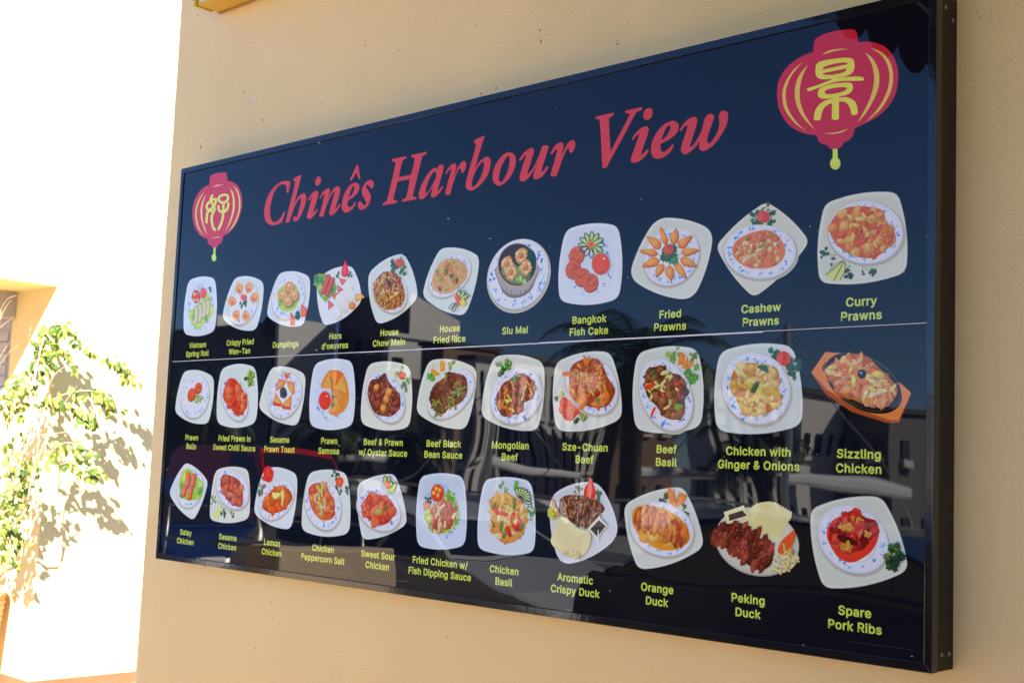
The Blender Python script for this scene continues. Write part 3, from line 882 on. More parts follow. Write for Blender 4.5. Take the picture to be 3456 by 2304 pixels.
    'y': (389, ['47,-139 61,-86 71,-87 88,-90 104,-89 118,-84 130,-74 141,-58 151,-36 163,-1 17,379 84,379 165,155 177,121 187,87 196,53 206,21 184,21 193,53 202,87 212,121 224,155 305,379 371,379 204,-58 191,-85 177,-107 159,-124 139,-136 117,-143 91,-145 77,-145 65,-143 54,-141']),
    'z': (380, ['42,0 42,46 254,320 48,323 48,379 333,379 333,331 126,60 339,56 339,0']),
    ' ': (187, []),
}

# ------------------------------------------------------------------ the menu sign
sign = thing('menu_sign', 'big black framed menu board of dish photographs on the plaster wall', 'menu sign', (A / 2, 0, Z0))
sign_parts = []


def child(o):
    """keep the traced place while hanging the part on the sign"""
    o.matrix_parent_inverse = Matrix.Translation((A / 2, 0, Z0)).inverted()
    return o


FW_L, FW_T, FW_B, FW_R = 0.0172, 0.0178, 0.0172, 0.0150
WALLY = 0.085
# frame bars, mitred, with a rounded front arris
outer = [(0, Z0), (A, Z0), (A, Z1), (0, Z1)]
inner = [(FW_L, Z0 + FW_B), (A - FW_R, Z0 + FW_B), (A - FW_R, Z1 - FW_T), (FW_L, Z1 - FW_T)]
for i in range(4):
    j = (i + 1) % 4
    mb = MB()
    g = 0.00025
    o1, o2, i1, i2 = [Vector(q) for q in (outer[i], outer[j], inner[i], inner[j])]
    d = (o2 - o1).normalized() * g
    o1, o2, i1, i2 = o1 + d, o2 - d, i1 + d, i2 - d
    mb.prism([tuple(o1), tuple(o2), tuple(i2), tuple(i1)], 'y', -0.0030, 0.022)
    child(mb.build('frame_bar', M['frame'], sign, bevel=0.0011))
# box sides behind the frame
for (a, b, c_, d_, n_) in ((A - 0.004, A - 0.0006, Z0 + 0.001, Z1 - 0.001, 'side_panel'), (0.0006, 0.004, Z0 + 0.001, Z1 - 0.001, 'side_panel'),
                           (0.0045, A - 0.0045, Z0 + 0.0008, Z0 + 0.004, 'bottom_panel'), (0.0045, A - 0.0045, Z1 - 0.004, Z1 - 0.0008, 'top_panel')):
    child(MB().box(a, b, 0.0225, WALLY - 0.001, c_, d_).build(n_, M['side'], sign))
for (yy, zz) in ((0.038, Z0 + 0.030), (0.068, Z0 + 0.029), (0.036, Z1 - 0.028), (0.066, Z1 - 0.045)):
    t = MB().lathe([(0.0001, 0.0022), (0.0028, 0.002), (0.0042, 0.0008), (0.0044, 0)], (0, 0, 0), 14)
    o = t.build('screw', M['steel'], sign, smooth=True)
    for v in o.data.vertices: v.co = Vector((A - 0.0006 + v.co.z, yy + v.co.y, zz + v.co.x))
    child(o)
# dark groove line between frame and sheets
mb = MB()
xi0, xi1, zi0, zi1 = FW_L, A - FW_R, Z0 + FW_B, Z1 - FW_T
child(MB().box(xi0 - 0.002, xi1 + 0.002, 0.0012, 0.004, zi0 - 0.002, zi1 + 0.002).build('backing_board', M['groove'], sign))
SEAM = 1.8415
child(MB().box(xi0 + 0.0022, xi1 - 0.0008, 0, 0.0011, SEAM + 0.0013, zi1 - 0.0016).build('upper_sheet', M['panel'], sign, fix=True))
child(MB().box(xi0 + 0.0022, xi1 - 0.0008, 0, 0.0011, zi0 + 0.0008, SEAM - 0.0012).build('lower_sheet', M['panel'], sign, fix=True))
sm = MB()
for (x0, x1, h, zc) in ((xi0 + 0.0022, 0.95, 0.0016, 0.0003), (0.951, 1.60, 0.0024, -0.0003), (1.601, 2.212, 0.0030, 0.0002), (2.213, xi1 - 0.001, 0.0012, 0.0012)):
    sm.box(x0, x1, -0.0004, 0.0010, SEAM - h / 2 + zc, SEAM + h / 2 + zc)
child(sm.build('sheet_edge', M['white'], sign))

# ---- title, traced letter by letter
RED = (182, 60, 60)
T = Art(880, 580, 7.84)


def LT(ox, oy, sc, pts, holes=None):
    T.o = (ox, oy, sc)
    T.poly(pts, RED, holes=holes, k=4)


s_ = 1
LT(880, 580, 7.84, [(790, 268, s_), (745, 252), (650, 243), (560, 260), (460, 315), (360, 400), (270, 510), (200, 630), (150, 750), (115, 880), (95, 1000), (90, 1090), (97, 1180), (125, 1280), (170, 1350), (230, 1395), (300, 1412), (370, 1408), (440, 1390), (510, 1358), (565, 1330, s_), (650, 1060, s_), (628, 1048), (605, 1070), (560, 1165), (500, 1250), (430, 1310), (365, 1332), (315, 1320), (280, 1270), (258, 1200), (248, 1110), (248, 1000), (262, 880), (290, 740), (335, 590), (400, 460), (470, 380), (540, 335), (600, 328), (650, 348), (680, 395), (688, 460), (690, 540), (708, 558), (733, 545, s_)])
LT(880, 580, 7.84, [(1078, 100, s_), (1060, 93), (960, 130), (890, 170), (862, 205), (870, 232), (905, 270), (900, 340), (880, 420), (840, 600), (780, 820), (720, 1060), (670, 1270), (658, 1320), (680, 1345), (730, 1345), (765, 1310, s_), (820, 1130), (880, 960), (920, 880), (980, 770), (1030, 705), (1055, 693), (1065, 715), (1055, 830), (1010, 1010), (965, 1170), (945, 1212, s_), (900, 1172), (870, 1205), (855, 1265), (875, 1300), (910, 1310), (965, 1295), (1020, 1230), (1080, 1110), (1140, 980), (1180, 850), (1205, 720), (1200, 640), (1180, 585), (1145, 565), (1090, 580), (1020, 640), (960, 720), (893, 845, s_), (940, 640), (990, 430)])
z2 = (1030, 540, 7.128)
LT(*z2, [(66, 960), (80, 930), (130, 850), (200, 775), (260, 742), (300, 755), (318, 800), (305, 880), (260, 1040), (210, 1190), (188, 1275, s_), (235, 1235), (285, 1172, s_), (300, 1185), (285, 1230), (240, 1300), (170, 1380), (110, 1420), (60, 1415), (40, 1380), (50, 1310), (100, 1140), (150, 960), (178, 890, s_), (150, 900), (110, 950), (85, 985)])
LT(*z2, [(330, 395), (370, 420), (380, 480), (360, 560), (320, 610), (285, 620), (250, 595), (240, 540), (255, 470), (290, 415)])
LT(*z2, [(355, 900), (380, 850), (430, 770), (500, 705), (555, 683), (588, 700), (590, 760), (565, 860), (535, 970, s_), (570, 890), (640, 760), (710, 670), (770, 635), (820, 650), (842, 710), (835, 790), (790, 960), (740, 1110), (722, 1182, s_), (770, 1140), (825, 1062, s_), (848, 1075), (835, 1120), (790, 1190), (720, 1275), (650, 1322), (610, 1330), (580, 1290), (590, 1210), (630, 1060), (680, 890), (712, 770), (705, 757), (660, 800), (600, 900), (540, 1030), (490, 1180), (455, 1300), (430, 1355), (370, 1368), (345, 1350), (350, 1300), (400, 1120), (440, 960), (468, 850), (465, 825), (430, 845), (390, 895), (368, 925)])
LT(*z2, [(1035, 975, s_), (1022, 1040), (1025, 1100), (1050, 1135), (1090, 1130), (1140, 1095), (1205, 1000, s_), (1225, 1015), (1205, 1070), (1150, 1160), (1080, 1225), (1000, 1265), (950, 1262), (905, 1220), (885, 1150), (885, 1050), (905, 930), (950, 800), (1010, 690), (1090, 600), (1170, 555), (1240, 550), (1290, 590), (1305, 650), (1290, 730), (1240, 810), (1160, 890), (1100, 935)],
   [[(1045, 905, s_), (1100, 860), (1150, 790), (1180, 710), (1180, 640), (1155, 635), (1120, 690), (1080, 780)]])
LT(*z2, [(1255, 118), (1275, 140, s_), (1322, 430), (1300, 460), (1283, 440, s_), (1228, 310, s_), (1115, 495, s_), (1092, 503), (1078, 478, s_), (1235, 135, s_)])
LT(*z2, [(1595, 690), (1625, 670), (1650, 610), (1645, 540), (1610, 495), (1555, 483), (1490, 510), (1420, 590), (1370, 700), (1362, 790), (1385, 860), (1430, 940), (1465, 1010), (1465, 1060), (1430, 1090), (1390, 1070), (1345, 1005), (1320, 993), (1290, 1010), (1265, 1070), (1275, 1140), (1310, 1190), (1360, 1200), (1430, 1175), (1500, 1110), (1555, 1010), (1580, 900), (1570, 830), (1530, 750), (1475, 670), (1463, 625), (1490, 595), (1525, 608), (1565, 665)])
z3 = (1270, 500, 7.842)
LT(*z3, [(412, 345, s_), (415, 300), (430, 285, s_), (795, 218, s_), (800, 260), (785, 278), (720, 310), (690, 360), (640, 560), (595, 770, s_), (900, 712), (930, 680), (980, 480), (1012, 310), (1005, 265), (975, 250), (930, 248, s_), (928, 205), (945, 182, s_), (1320, 102, s_), (1330, 130), (1310, 165), (1250, 195), (1215, 235), (1180, 370), (1100, 700), (1020, 1040), (970, 1230), (975, 1280), (1000, 1295), (1060, 1297, s_), (1068, 1320), (1050, 1352, s_), (690, 1422, s_), (672, 1405), (690, 1365), (760, 1335), (790, 1290), (840, 1100), (885, 825, s_), (580, 880, s_), (560, 910), (510, 1110), (460, 1310), (465, 1365), (490, 1385), (545, 1388, s_), (555, 1410), (540, 1447, s_), (185, 1515, s_), (168, 1495), (180, 1455), (250, 1420), (285, 1370), (340, 1150), (420, 830), (490, 510), (508, 400), (490, 365), (430, 355, s_)])
LT(*z3, [(1690, 442), (1750, 448), (1785, 480), (1775, 560), (1720, 780), (1650, 1020), (1612, 1140, s_), (1680, 1085), (1740, 1003, s_), (1768, 1020), (1755, 1065), (1700, 1150), (1610, 1250), (1530, 1298), (1480, 1305), (1450, 1270), (1455, 1190), (1505, 1020, s_), (1440, 1100), (1350, 1230), (1270, 1320), (1210, 1355), (1160, 1350), (1125, 1290), (1125, 1210), (1155, 1090), (1210, 950), (1290, 800), (1380, 660), (1480, 560), (1560, 525), (1600, 530), (1625, 552, s_), (1650, 470)],
   [[(1590, 700), (1575, 640), (1545, 618), (1500, 650), (1430, 760), (1370, 890), (1320, 1060), (1305, 1160), (1320, 1195), (1365, 1160), (1430, 1070), (1510, 920), (1565, 800)]])
z4 = (1480, 430, 6.532)
LT(*z4, [(155, 1015), (170, 975), (220, 890), (290, 820), (350, 793), (388, 820), (392, 880), (365, 990), (335, 1110, s_), (385, 990), (440, 870), (510, 770), (565, 745), (600, 770), (610, 840), (590, 920), (555, 985), (525, 1005), (505, 990), (495, 930), (475, 905), (445, 930), (400, 1020), (340, 1180), (290, 1340), (265, 1450), (235, 1480), (180, 1485), (150, 1465), (155, 1410), (200, 1230), (250, 1060), (280, 940), (265, 922), (230, 950), (190, 1010), (172, 1035)])
LT(*z4, [(1020, 190, s_), (1000, 190), (900, 230), (800, 280), (780, 305), (790, 340), (825, 370), (820, 420), (780, 580), (700, 850), (640, 1070), (605, 1220), (600, 1290), (620, 1350), (670, 1390), (720, 1393), (800, 1365), (900, 1290), (1000, 1180), (1080, 1060), (1130, 920), (1150, 790), (1140, 700), (1105, 655), (1060, 650), (1000, 675), (920, 745), (860, 820), (808, 910, s_), (850, 740), (920, 500)],
   [[(1003, 800), (990, 768), (960, 770), (910, 820), (840, 930), (780, 1060), (740, 1190), (735, 1280), (755, 1312), (800, 1290), (860, 1220), (940, 1080), (990, 920)]])
LT(*z4, [(1570, 552), (1640, 575), (1690, 640), (1705, 730), (1690, 860), (1630, 1010), (1540, 1150), (1440, 1240), (1350, 1282), (1280, 1275), (1220, 1220), (1195, 1130), (1200, 1000), (1240, 870), (1310, 740), (1400, 630), (1490, 570)],
   [[(1560, 640), (1535, 632), (1500, 660), (1440, 760), (1380, 890), (1340, 1040), (1330, 1140), (1345, 1195), (1380, 1205), (1425, 1170), (1490, 1050), (1540, 920), (1565, 780), (1568, 690)]])
z5 = (1740, 440, 7.84)
LT(*z5, [(100, 785), (120, 740), (200, 620), (310, 520), (410, 470), (465, 480), (490, 530), (480, 600), (430, 760), (360, 980), (310, 1150), (325, 1158), (370, 1120), (450, 1020), (530, 880), (600, 720), (660, 560), (705, 430), (740, 405), (800, 400), (860, 412), (878, 430), (860, 500), (790, 730), (720, 940), (685, 1070), (685, 1105), (720, 1085), (770, 1030), (830, 952, s_), (865, 970), (855, 1015), (800, 1110), (700, 1220), (610, 1280), (530, 1302), (480, 1280), (470, 1220), (500, 1110), (575, 900, s_), (500, 1040), (400, 1190), (300, 1300), (210, 1355), (150, 1350), (108, 1300), (110, 1220), (160, 1040), (230, 820), (272, 690), (262, 665), (220, 700), (160, 780), (120, 810)])
LT(*z5, [(930, 610), (950, 560), (1020, 440), (1110, 355), (1200, 322), (1250, 340), (1270, 400), (1250, 520), (1195, 725, s_), (1250, 600), (1330, 430), (1410, 310), (1500, 260), (1555, 280), (1580, 350), (1570, 440), (1530, 540), (1480, 595), (1435, 590), (1415, 530), (1405, 470), (1375, 480), (1330, 560), (1250, 740), (1170, 960), (1110, 1150), (1070, 1205), (1000, 1222), (945, 1210), (930, 1180), (950, 1090), (1010, 880), (1070, 670), (1105, 520), (1090, 500), (1050, 530), (990, 610), (955, 640)])
z6 = (1990, 350, 6.817)
LT(*z6, [(140, 340), (145, 310), (170, 295), (540, 215, s_), (555, 235), (545, 275), (470, 320), (445, 350), (450, 560), (465, 830), (483, 1100, s_), (600, 880), (740, 610), (860, 390), (920, 250), (910, 235), (825, 222, s_), (817, 185), (835, 160, s_), (1205, 85, s_), (1213, 105), (1195, 145), (1110, 185), (1065, 225), (980, 370), (850, 620), (650, 990), (500, 1260), (410, 1440), (375, 1475), (330, 1487), (295, 1475), (290, 1430), (275, 1100), (255, 700), (235, 420), (215, 370), (150, 358, s_)])
LT(*z6, [(975, 810), (990, 780), (1060, 680), (1170, 575), (1290, 522), (1340, 540), (1360, 590), (1350, 660), (1290, 850), (1210, 1080), (1170, 1190, s_), (1230, 1150), (1330, 1045, s_), (1358, 1065), (1345, 1115), (1280, 1210), (1180, 1300), (1090, 1350), (1010, 1362), (960, 1340), (950, 1280), (990, 1150), (1070, 920), (1130, 750), (1138, 708), (1110, 720), (1050, 770), (1010, 825), (990, 832)])
LT(*z6, [(1380, 103), (1425, 120), (1448, 180), (1440, 270), (1390, 350), (1320, 378), (1260, 360), (1235, 300), (1245, 210), (1300, 130)])
z7 = (2180, 350, 7.466)
LT(*z7, [(370, 1015, s_), (365, 1090), (375, 1160), (415, 1218), (460, 1212), (540, 1165), (600, 1105), (670, 1032), (700, 1050), (690, 1100), (620, 1210), (520, 1310), (400, 1370), (290, 1395), (200, 1365), (145, 1280), (130, 1170), (145, 1020), (200, 860), (300, 690), (430, 550), (560, 465), (680, 438), (770, 465), (825, 530), (820, 640), (760, 760), (640, 870), (500, 955)],
   [[(388, 920, s_), (460, 880), (540, 790), (600, 680), (618, 600), (600, 555), (560, 560), (510, 620), (450, 740)]])
LT(*z7, [(850, 680), (880, 620), (960, 500), (1060, 400), (1170, 345), (1240, 340), (1290, 390), (1290, 480), (1250, 630), (1180, 850), (1115, 1040), (1115, 1085), (1150, 1080), (1220, 1010), (1310, 870), (1400, 690), (1440, 540), (1480, 390), (1530, 310), (1590, 265), (1650, 255), (1705, 290), (1718, 350), (1690, 450), (1620, 640), (1560, 820), (1545, 930), (1565, 995), (1600, 1003), (1660, 950), (1750, 810), (1820, 660), (1850, 520), (1845, 430), (1835, 340), (1860, 240), (1920, 190), (1980, 185), (2040, 210), (2072, 290), (2060, 430), (2000, 610), (1900, 790), (1780, 960), (1650, 1090), (1530, 1170), (1440, 1197), (1370, 1170), (1340, 1100), (1345, 1030), (1370, 920, s_), (1300, 1030), (1180, 1160), (1080, 1240), (980, 1280), (910, 1240), (880, 1170), (900, 1050), (960, 870), (1030, 660), (1045, 570), (1030, 545), (980, 580), (920, 650), (880, 698)])
child(T.build('title', sign, 'red italic serif title reading Chinês Harbour View'))

# ---- lanterns
YEL = (206, 196, 78)
L = Art(2600, 60, 2.904)
L.poly([(420, 340, 1), (422, 290), (440, 215), (500, 175), (600, 140), (700, 122), (790, 115), (830, 125), (852, 165), (858, 240, 1), (940, 238), (1040, 250), (1140, 300), (1210, 390), (1245, 490), (1252, 590), (1235, 720), (1180, 840), (1100, 930), (1000, 1000), (900, 1050), (825, 1085, 1), (822, 1120), (800, 1170), (760, 1205), (718, 1222, 1), (705, 1255), (670, 1280), (610, 1290), (575, 1275), (555, 1247, 1), (510, 1240), (470, 1205), (453, 1152, 1), (380, 1145), (280, 1115), (180, 1050), (110, 950), (75, 850), (65, 750), (75, 650), (110, 560), (180, 470), (280, 395), (370, 352)], (172, 42, 58))
L.poly([(610, 1288, 1), (658, 1283, 1), (660, 1376, 1), (612, 1382, 1)], (190, 205, 85), smooth=False)
L.ell(636, 1430, 52, 60, (190, 205, 85))
SY = (206, 176, 84)
for pts in ([(325, 435, 1), (240, 500), (165, 600), (125, 700), (118, 790), (135, 880), (185, 970), (260, 1050), (365, 1122, 1), (280, 1050), (210, 960), (165, 870), (150, 780), (155, 700), (190, 600), (250, 510)],
            [(367, 462, 1), (300, 540), (255, 630), (240, 720), (245, 810), (275, 900), (330, 990), (440, 1105, 1), (360, 990), (315, 900), (290, 810), (288, 720), (300, 630), (330, 540)],
            [(930, 343, 1), (1000, 400), (1050, 490), (1068, 590), (1055, 700), (1010, 810), (940, 930), (853, 1030, 1), (910, 930), (970, 810), (1005, 700), (1018, 590), (1000, 480), (965, 400)],
            [(978, 297, 1), (1080, 335), (1150, 400), (1190, 480), (1203, 580), (1190, 690), (1150, 790), (1070, 910), (935, 1025, 1), (1040, 910), (1110, 800), (1150, 700), (1168, 590), (1155, 490), (1120, 410), (1060, 345)],
            [(508, 366, 1), (560, 330), (640, 310), (765, 308, 1), (650, 325), (580, 343)], [(512, 1133, 1), (600, 1130), (680, 1115), (765, 1088, 1), (700, 1125), (610, 1140)]):
    L.poly(pts, SY)
L.poly([(445, 480), (460, 450), (510, 425), (640, 402), (760, 395), (810, 410), (824, 450), (822, 500), (800, 545), (740, 575), (665, 590), (600, 600), (520, 605), (465, 590), (443, 550)], YEL,
       holes=[[(512, 510, 1), (520, 490), (560, 470), (640, 450), (720, 440), (752, 445), (755, 458, 1), (640, 482)], [(515, 545, 1), (640, 520), (750, 498, 1), (735, 525), (690, 545), (610, 560), (550, 562), (520, 555)]])
L.poly([(600, 590), (668, 580), (668, 605), (600, 622)], YEL, smooth=False)
L.poly([(358, 705), (375, 690), (440, 670), (520, 640), (600, 610), (700, 588), (800, 580), (890, 580), (918, 600), (900, 618), (800, 620), (700, 622), (620, 635), (520, 670), (440, 700), (380, 720)], YEL)
L.poly([(465, 740), (480, 700), (540, 668), (640, 645), (750, 638), (795, 645), (810, 675), (800, 720), (750, 755), (672, 775), (605, 790), (520, 795), (475, 780)], YEL, holes=[[(533, 735), (550, 710), (620, 690), (700, 682), (745, 685), (745, 705), (700, 730), (620, 748), (555, 750)]])
L.poly([(605, 785, 1), (672, 772, 1), (672, 970), (660, 998), (630, 1003), (605, 990), (603, 960)], YEL)
L.poly([(608, 795, 1), (560, 805), (500, 835), (450, 890), (430, 950), (427, 1003, 1), (470, 1008), (495, 990), (505, 930), (540, 870), (608, 835, 1)], YEL)
L.poly([(668, 785, 1), (740, 780), (800, 800), (840, 840), (855, 900), (855, 940), (830, 955), (795, 945), (785, 900), (760, 850), (720, 825), (668, 822, 1)], YEL)
child(L.build('lantern_emblem', sign, 'large red lantern emblem in the upper right corner'))

L = Art(580, 520, 3.921)
L.poly([(495, 410, 1), (500, 350), (515, 290), (550, 268), (620, 250), (690, 242), (720, 250), (733, 300), (735, 355, 1), (790, 365), (850, 400), (900, 470), (925, 560), (930, 650), (915, 760), (880, 870), (820, 970), (750, 1045), (680, 1085, 1), (672, 1130), (650, 1175), (612, 1195, 1), (605, 1225), (575, 1245), (545, 1243), (522, 1212, 1), (490, 1195), (475, 1160), (470, 1118, 1), (420, 1105), (360, 1060), (310, 980), (280, 880), (272, 780), (285, 660), (325, 560), (390, 470), (450, 425)], (174, 56, 74))
L.poly([(553, 1238), (580, 1238), (578, 1325), (550, 1325)], (180, 214, 100), smooth=False)
L.ell(558, 1368, 31, 52, (180, 214, 100))
for pts in ([(430, 495, 1), (370, 580), (325, 680), (310, 790), (320, 900), (360, 1000), (428, 1088, 1), (375, 1000), (340, 900), (328, 790), (342, 690), (380, 590)],
            [(460, 520, 1), (415, 600), (385, 690), (380, 800), (395, 900), (425, 990), (470, 1077, 1), (440, 980), (415, 900), (403, 800), (408, 700), (430, 600)],
            [(768, 450, 1), (810, 510), (830, 590), (833, 700), (815, 800), (775, 910), (702, 1037, 1), (755, 910), (790, 800), (805, 700), (805, 600), (790, 520)],
            [(800, 415, 1), (855, 460), (890, 530), (907, 640), (900, 750), (870, 850), (820, 950), (745, 1035, 1), (800, 950), (850, 850), (880, 750), (887, 640), (875, 540), (840, 460)],
            [(540, 442, 1), (590, 412), (680, 408, 1), (600, 425)], [(508, 1105, 1), (570, 1103), (648, 1085, 1), (590, 1110)]):
    L.poly(pts, (214, 186, 112))
YL = (200, 202, 108)
for st in ([(535, 548), (518, 585), (513, 622)], [(586, 598), (545, 600), (500, 632), (468, 668), (462, 712), (492, 742), (525, 752)],
           [(584, 600), (576, 650), (548, 700), (505, 738), (473, 775), (462, 840), (460, 905)], [(522, 625), (545, 680), (566, 722), (552, 770), (530, 820), (530, 900), (545, 965), (570, 1005)],
           [(665, 545), (715, 540), (742, 560), (738, 605), (705, 636), (655, 640), (622, 612), (630, 568), (665, 545)], [(684, 640), (682, 700), (682, 770), (668, 870), (640, 950), (617, 994)],
           [(618, 690), (622, 738), (655, 765), (705, 757), (738, 715), (748, 652)]):
    L.stroke(st, 31, YL)
child(L.build('lantern_emblem', sign, 'small red lantern emblem in the upper left corner'))

# ---- captions
CAPH = 0.0176
BOLD = 0.025            # the film letters are cut heavier by this much all round
GS = CAPH / (0.509 + 2 * BOLD)
TRK = 26


def text_w(t):
    return sum(GLYPHS[ch][0] + TRK for ch in t) - TRK


XS = 0.0950 / (text_w('Chicken') / 1000 * GS)
GM = {}


def glyph_tris(ch):
    if ch not in GM:
        loops = [[Vector((int(v) / 1000 for v in q.split(','))).to_3d() for q in c.split()] for c in GLYPHS[ch][1]]
        # group each hole with the outline that contains it
        ar = [sum(l[i - 1].x * l[i].y - l[i].x * l[i - 1].y for i in range(len(l))) for l in loops]
        outs = [i for i in range(len(loops)) if sum(inside(loops[i][0], loops[j]) for j in range(len(loops)) if j != i) % 2 == 0]
        tris = []
        for i in outs:
            grp = [loops[i]] + [loops[j] for j in range(len(loops)) if j not in outs and inside(loops[j][0], loops[i])]
            flat = [q for l in grp for q in l]
            for t in tessellate_polygon(grp):
                tris.append([flat[k] for k in t])
        GM[ch] = tris
    return GM[ch]


def text_mesh(lines, name, material, plane_off=-0.00004, gs=None, xs=None, bold=None):
    """lines: (text, centre x, baseline z)"""
    gs = gs or GS; xs = xs or XS; bold = BOLD if bold is None else bold
    V = []; F = []
    sh = [(0, 0), (1, 0), (-1, 0), (0, 1), (0, -1), (.7, .7), (-.7, .7), (.7, -.7), (-.7, -.7)]
    for t, cx, bz in lines:
        w = text_w(t) / 1000
        x = 0
        for ch in t:
            tr = glyph_tris(ch)
            for k, (dx, dy) in enumerate(sh if bold else sh[:1]):
                y = plane_off - k * 4e-6
                for tri in tr:
                    p = [(cx + (x / 1000 + q.x + dx * bold - w / 2) * gs * xs, y, bz + (q.y + dy * bold) * gs) for q in tri]
                    cr = (p[1][0] - p[0][0]) * (p[2][2] - p[0][2]) - (p[1][2] - p[0][2]) * (p[2][0] - p[0][0])
                    if abs(cr) < 1e-14: continue
                    n = len(V); V += p
                    F.append((n, n + 1, n + 2) if cr > 0 else (n, n + 2, n + 1))
            x += GLYPHS[ch][0] + TRK
    me = bpy.data.meshes.new(name)
    me.from_pydata(V, [], F)
    me.materials.append(material)
    return me


M['caption'] = mat('caption_lime_print', tuple(min(.8, v * 1.25) for v in lin((192, 210, 78))), 0.012)
sheet_wave(M['caption'])
CX = [0.159, 0.388, 0.6155, 0.842, 1.068, 1.298, 1.524, 1.7535, 1.980, 2.2055, 2.427]
CX2 = [0.159, 0.3885, 0.614, 0.840, 1.0645, 1.294, 1.523, 1.754, 1.980, 2.2055, 2.426]
CX3 = [0.160, 0.386, 0.606, 0.838, 1.066, 1.299, 1.520, 1.739, 1.966, 2.190, 2.422]
ROWS = [
    ([('Vietnam', 'Spring Roll'), ('Crispy Fried', 'Wan-Tan'), ('Dumplings',), ('Hors', "d'oeuvres"), ('House', 'Chow Mein'), ('House', 'Fried Rice'), ('Siu Mai',), ('Bangkok', 'Fish Cake'), ('Fried', 'Prawns'), ('Cashew', 'Prawns'), ('Curry', 'Prawns')], CX, 1.8822, 1.8552, 1.8675),
    ([('Prawn', 'Balls'), ('Fried Prawn in', 'Sweet Chilli Sauce'), ('Sesame', 'Prawn Toast'), ('Prawn', 'Samosa'), ('Beef & Prawn', 'w/ Oyster Sauce'), ('Beef Black', 'Bean Sauce'), ('Mongolian', 'Beef'), ('Sze-Chuan', 'Beef'), ('Beef', 'Basil'), ('Chicken with', 'Ginger & Onions'), ('Sizzling', 'Chicken')], CX2, 1.5945, 1.5672, 1.58),
    ([('Satay', 'Chicken'), ('Sesame', 'Chicken'), ('Lemon', 'Chicken'), ('Chicken', 'Peppercorn Salt'), ('Sweet Sour', 'Chicken'), ('Fried Chicken w/', 'Fish Dipping Sauce'), ('Chicken', 'Basil'), ('Aromatic', 'Crispy Duck'), ('Orange', 'Duck'), ('Peking', 'Duck'), ('Spare', 'Pork Ribs')], CX3, 1.3035, 1.2762, 1.29)]
for names, cxs, za, zb, zc in ROWS:
    for nm, cx in zip(names, cxs):
        ls = [(nm[0], cx, za), (nm[1], cx, zb)] if len(nm) == 2 else [(nm[0], cx, zc)]
        o = link('caption', text_mesh(ls, 'caption', M['caption']), None, sign)
        o['label'] = 'lime caption reading ' + ' '.join(nm)
        child(o)

# ---- the thirty-three dish photographs
WB = (206, 214, 226)      # bluish white plates
ORG = [(214, 132, 72), (200, 108, 52), (226, 158, 104), (186, 88, 44)]
BRN = [(128, 66, 44), (104, 52, 36), (150, 84, 52), (86, 44, 32), (140, 70, 60)]
REDB = [(188, 76, 52), (170, 62, 44), (204, 96, 66), (150, 54, 40)]


def dish(a, label):
    child(a.build('dish_picture', sign, 'picture of ' + label))


# row one
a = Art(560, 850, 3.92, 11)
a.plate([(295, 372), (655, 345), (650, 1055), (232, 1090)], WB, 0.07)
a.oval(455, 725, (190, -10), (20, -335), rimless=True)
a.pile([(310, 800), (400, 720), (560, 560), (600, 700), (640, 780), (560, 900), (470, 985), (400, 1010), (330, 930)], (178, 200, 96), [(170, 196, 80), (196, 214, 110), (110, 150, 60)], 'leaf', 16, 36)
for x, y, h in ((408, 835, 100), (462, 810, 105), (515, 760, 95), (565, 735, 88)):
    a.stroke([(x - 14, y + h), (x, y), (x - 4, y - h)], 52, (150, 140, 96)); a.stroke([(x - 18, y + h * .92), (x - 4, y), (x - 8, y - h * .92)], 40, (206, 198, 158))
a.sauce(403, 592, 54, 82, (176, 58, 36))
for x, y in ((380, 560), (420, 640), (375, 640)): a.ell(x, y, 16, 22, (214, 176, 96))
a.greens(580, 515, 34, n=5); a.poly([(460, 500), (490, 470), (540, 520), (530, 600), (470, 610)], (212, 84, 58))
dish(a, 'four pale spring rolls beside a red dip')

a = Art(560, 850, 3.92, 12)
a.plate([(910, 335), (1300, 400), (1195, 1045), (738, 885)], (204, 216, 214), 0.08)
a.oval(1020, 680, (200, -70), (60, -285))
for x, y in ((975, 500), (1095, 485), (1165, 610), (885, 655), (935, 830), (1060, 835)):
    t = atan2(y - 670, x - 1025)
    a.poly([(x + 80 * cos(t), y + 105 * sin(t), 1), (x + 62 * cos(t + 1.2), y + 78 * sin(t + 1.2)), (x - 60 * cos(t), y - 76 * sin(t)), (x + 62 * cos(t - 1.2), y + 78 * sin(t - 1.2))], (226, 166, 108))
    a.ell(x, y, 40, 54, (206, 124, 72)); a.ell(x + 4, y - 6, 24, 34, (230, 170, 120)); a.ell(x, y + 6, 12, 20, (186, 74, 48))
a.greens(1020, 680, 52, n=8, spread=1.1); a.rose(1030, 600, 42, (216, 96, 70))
dish(a, 'a ring of fried orange wan-tan parcels')

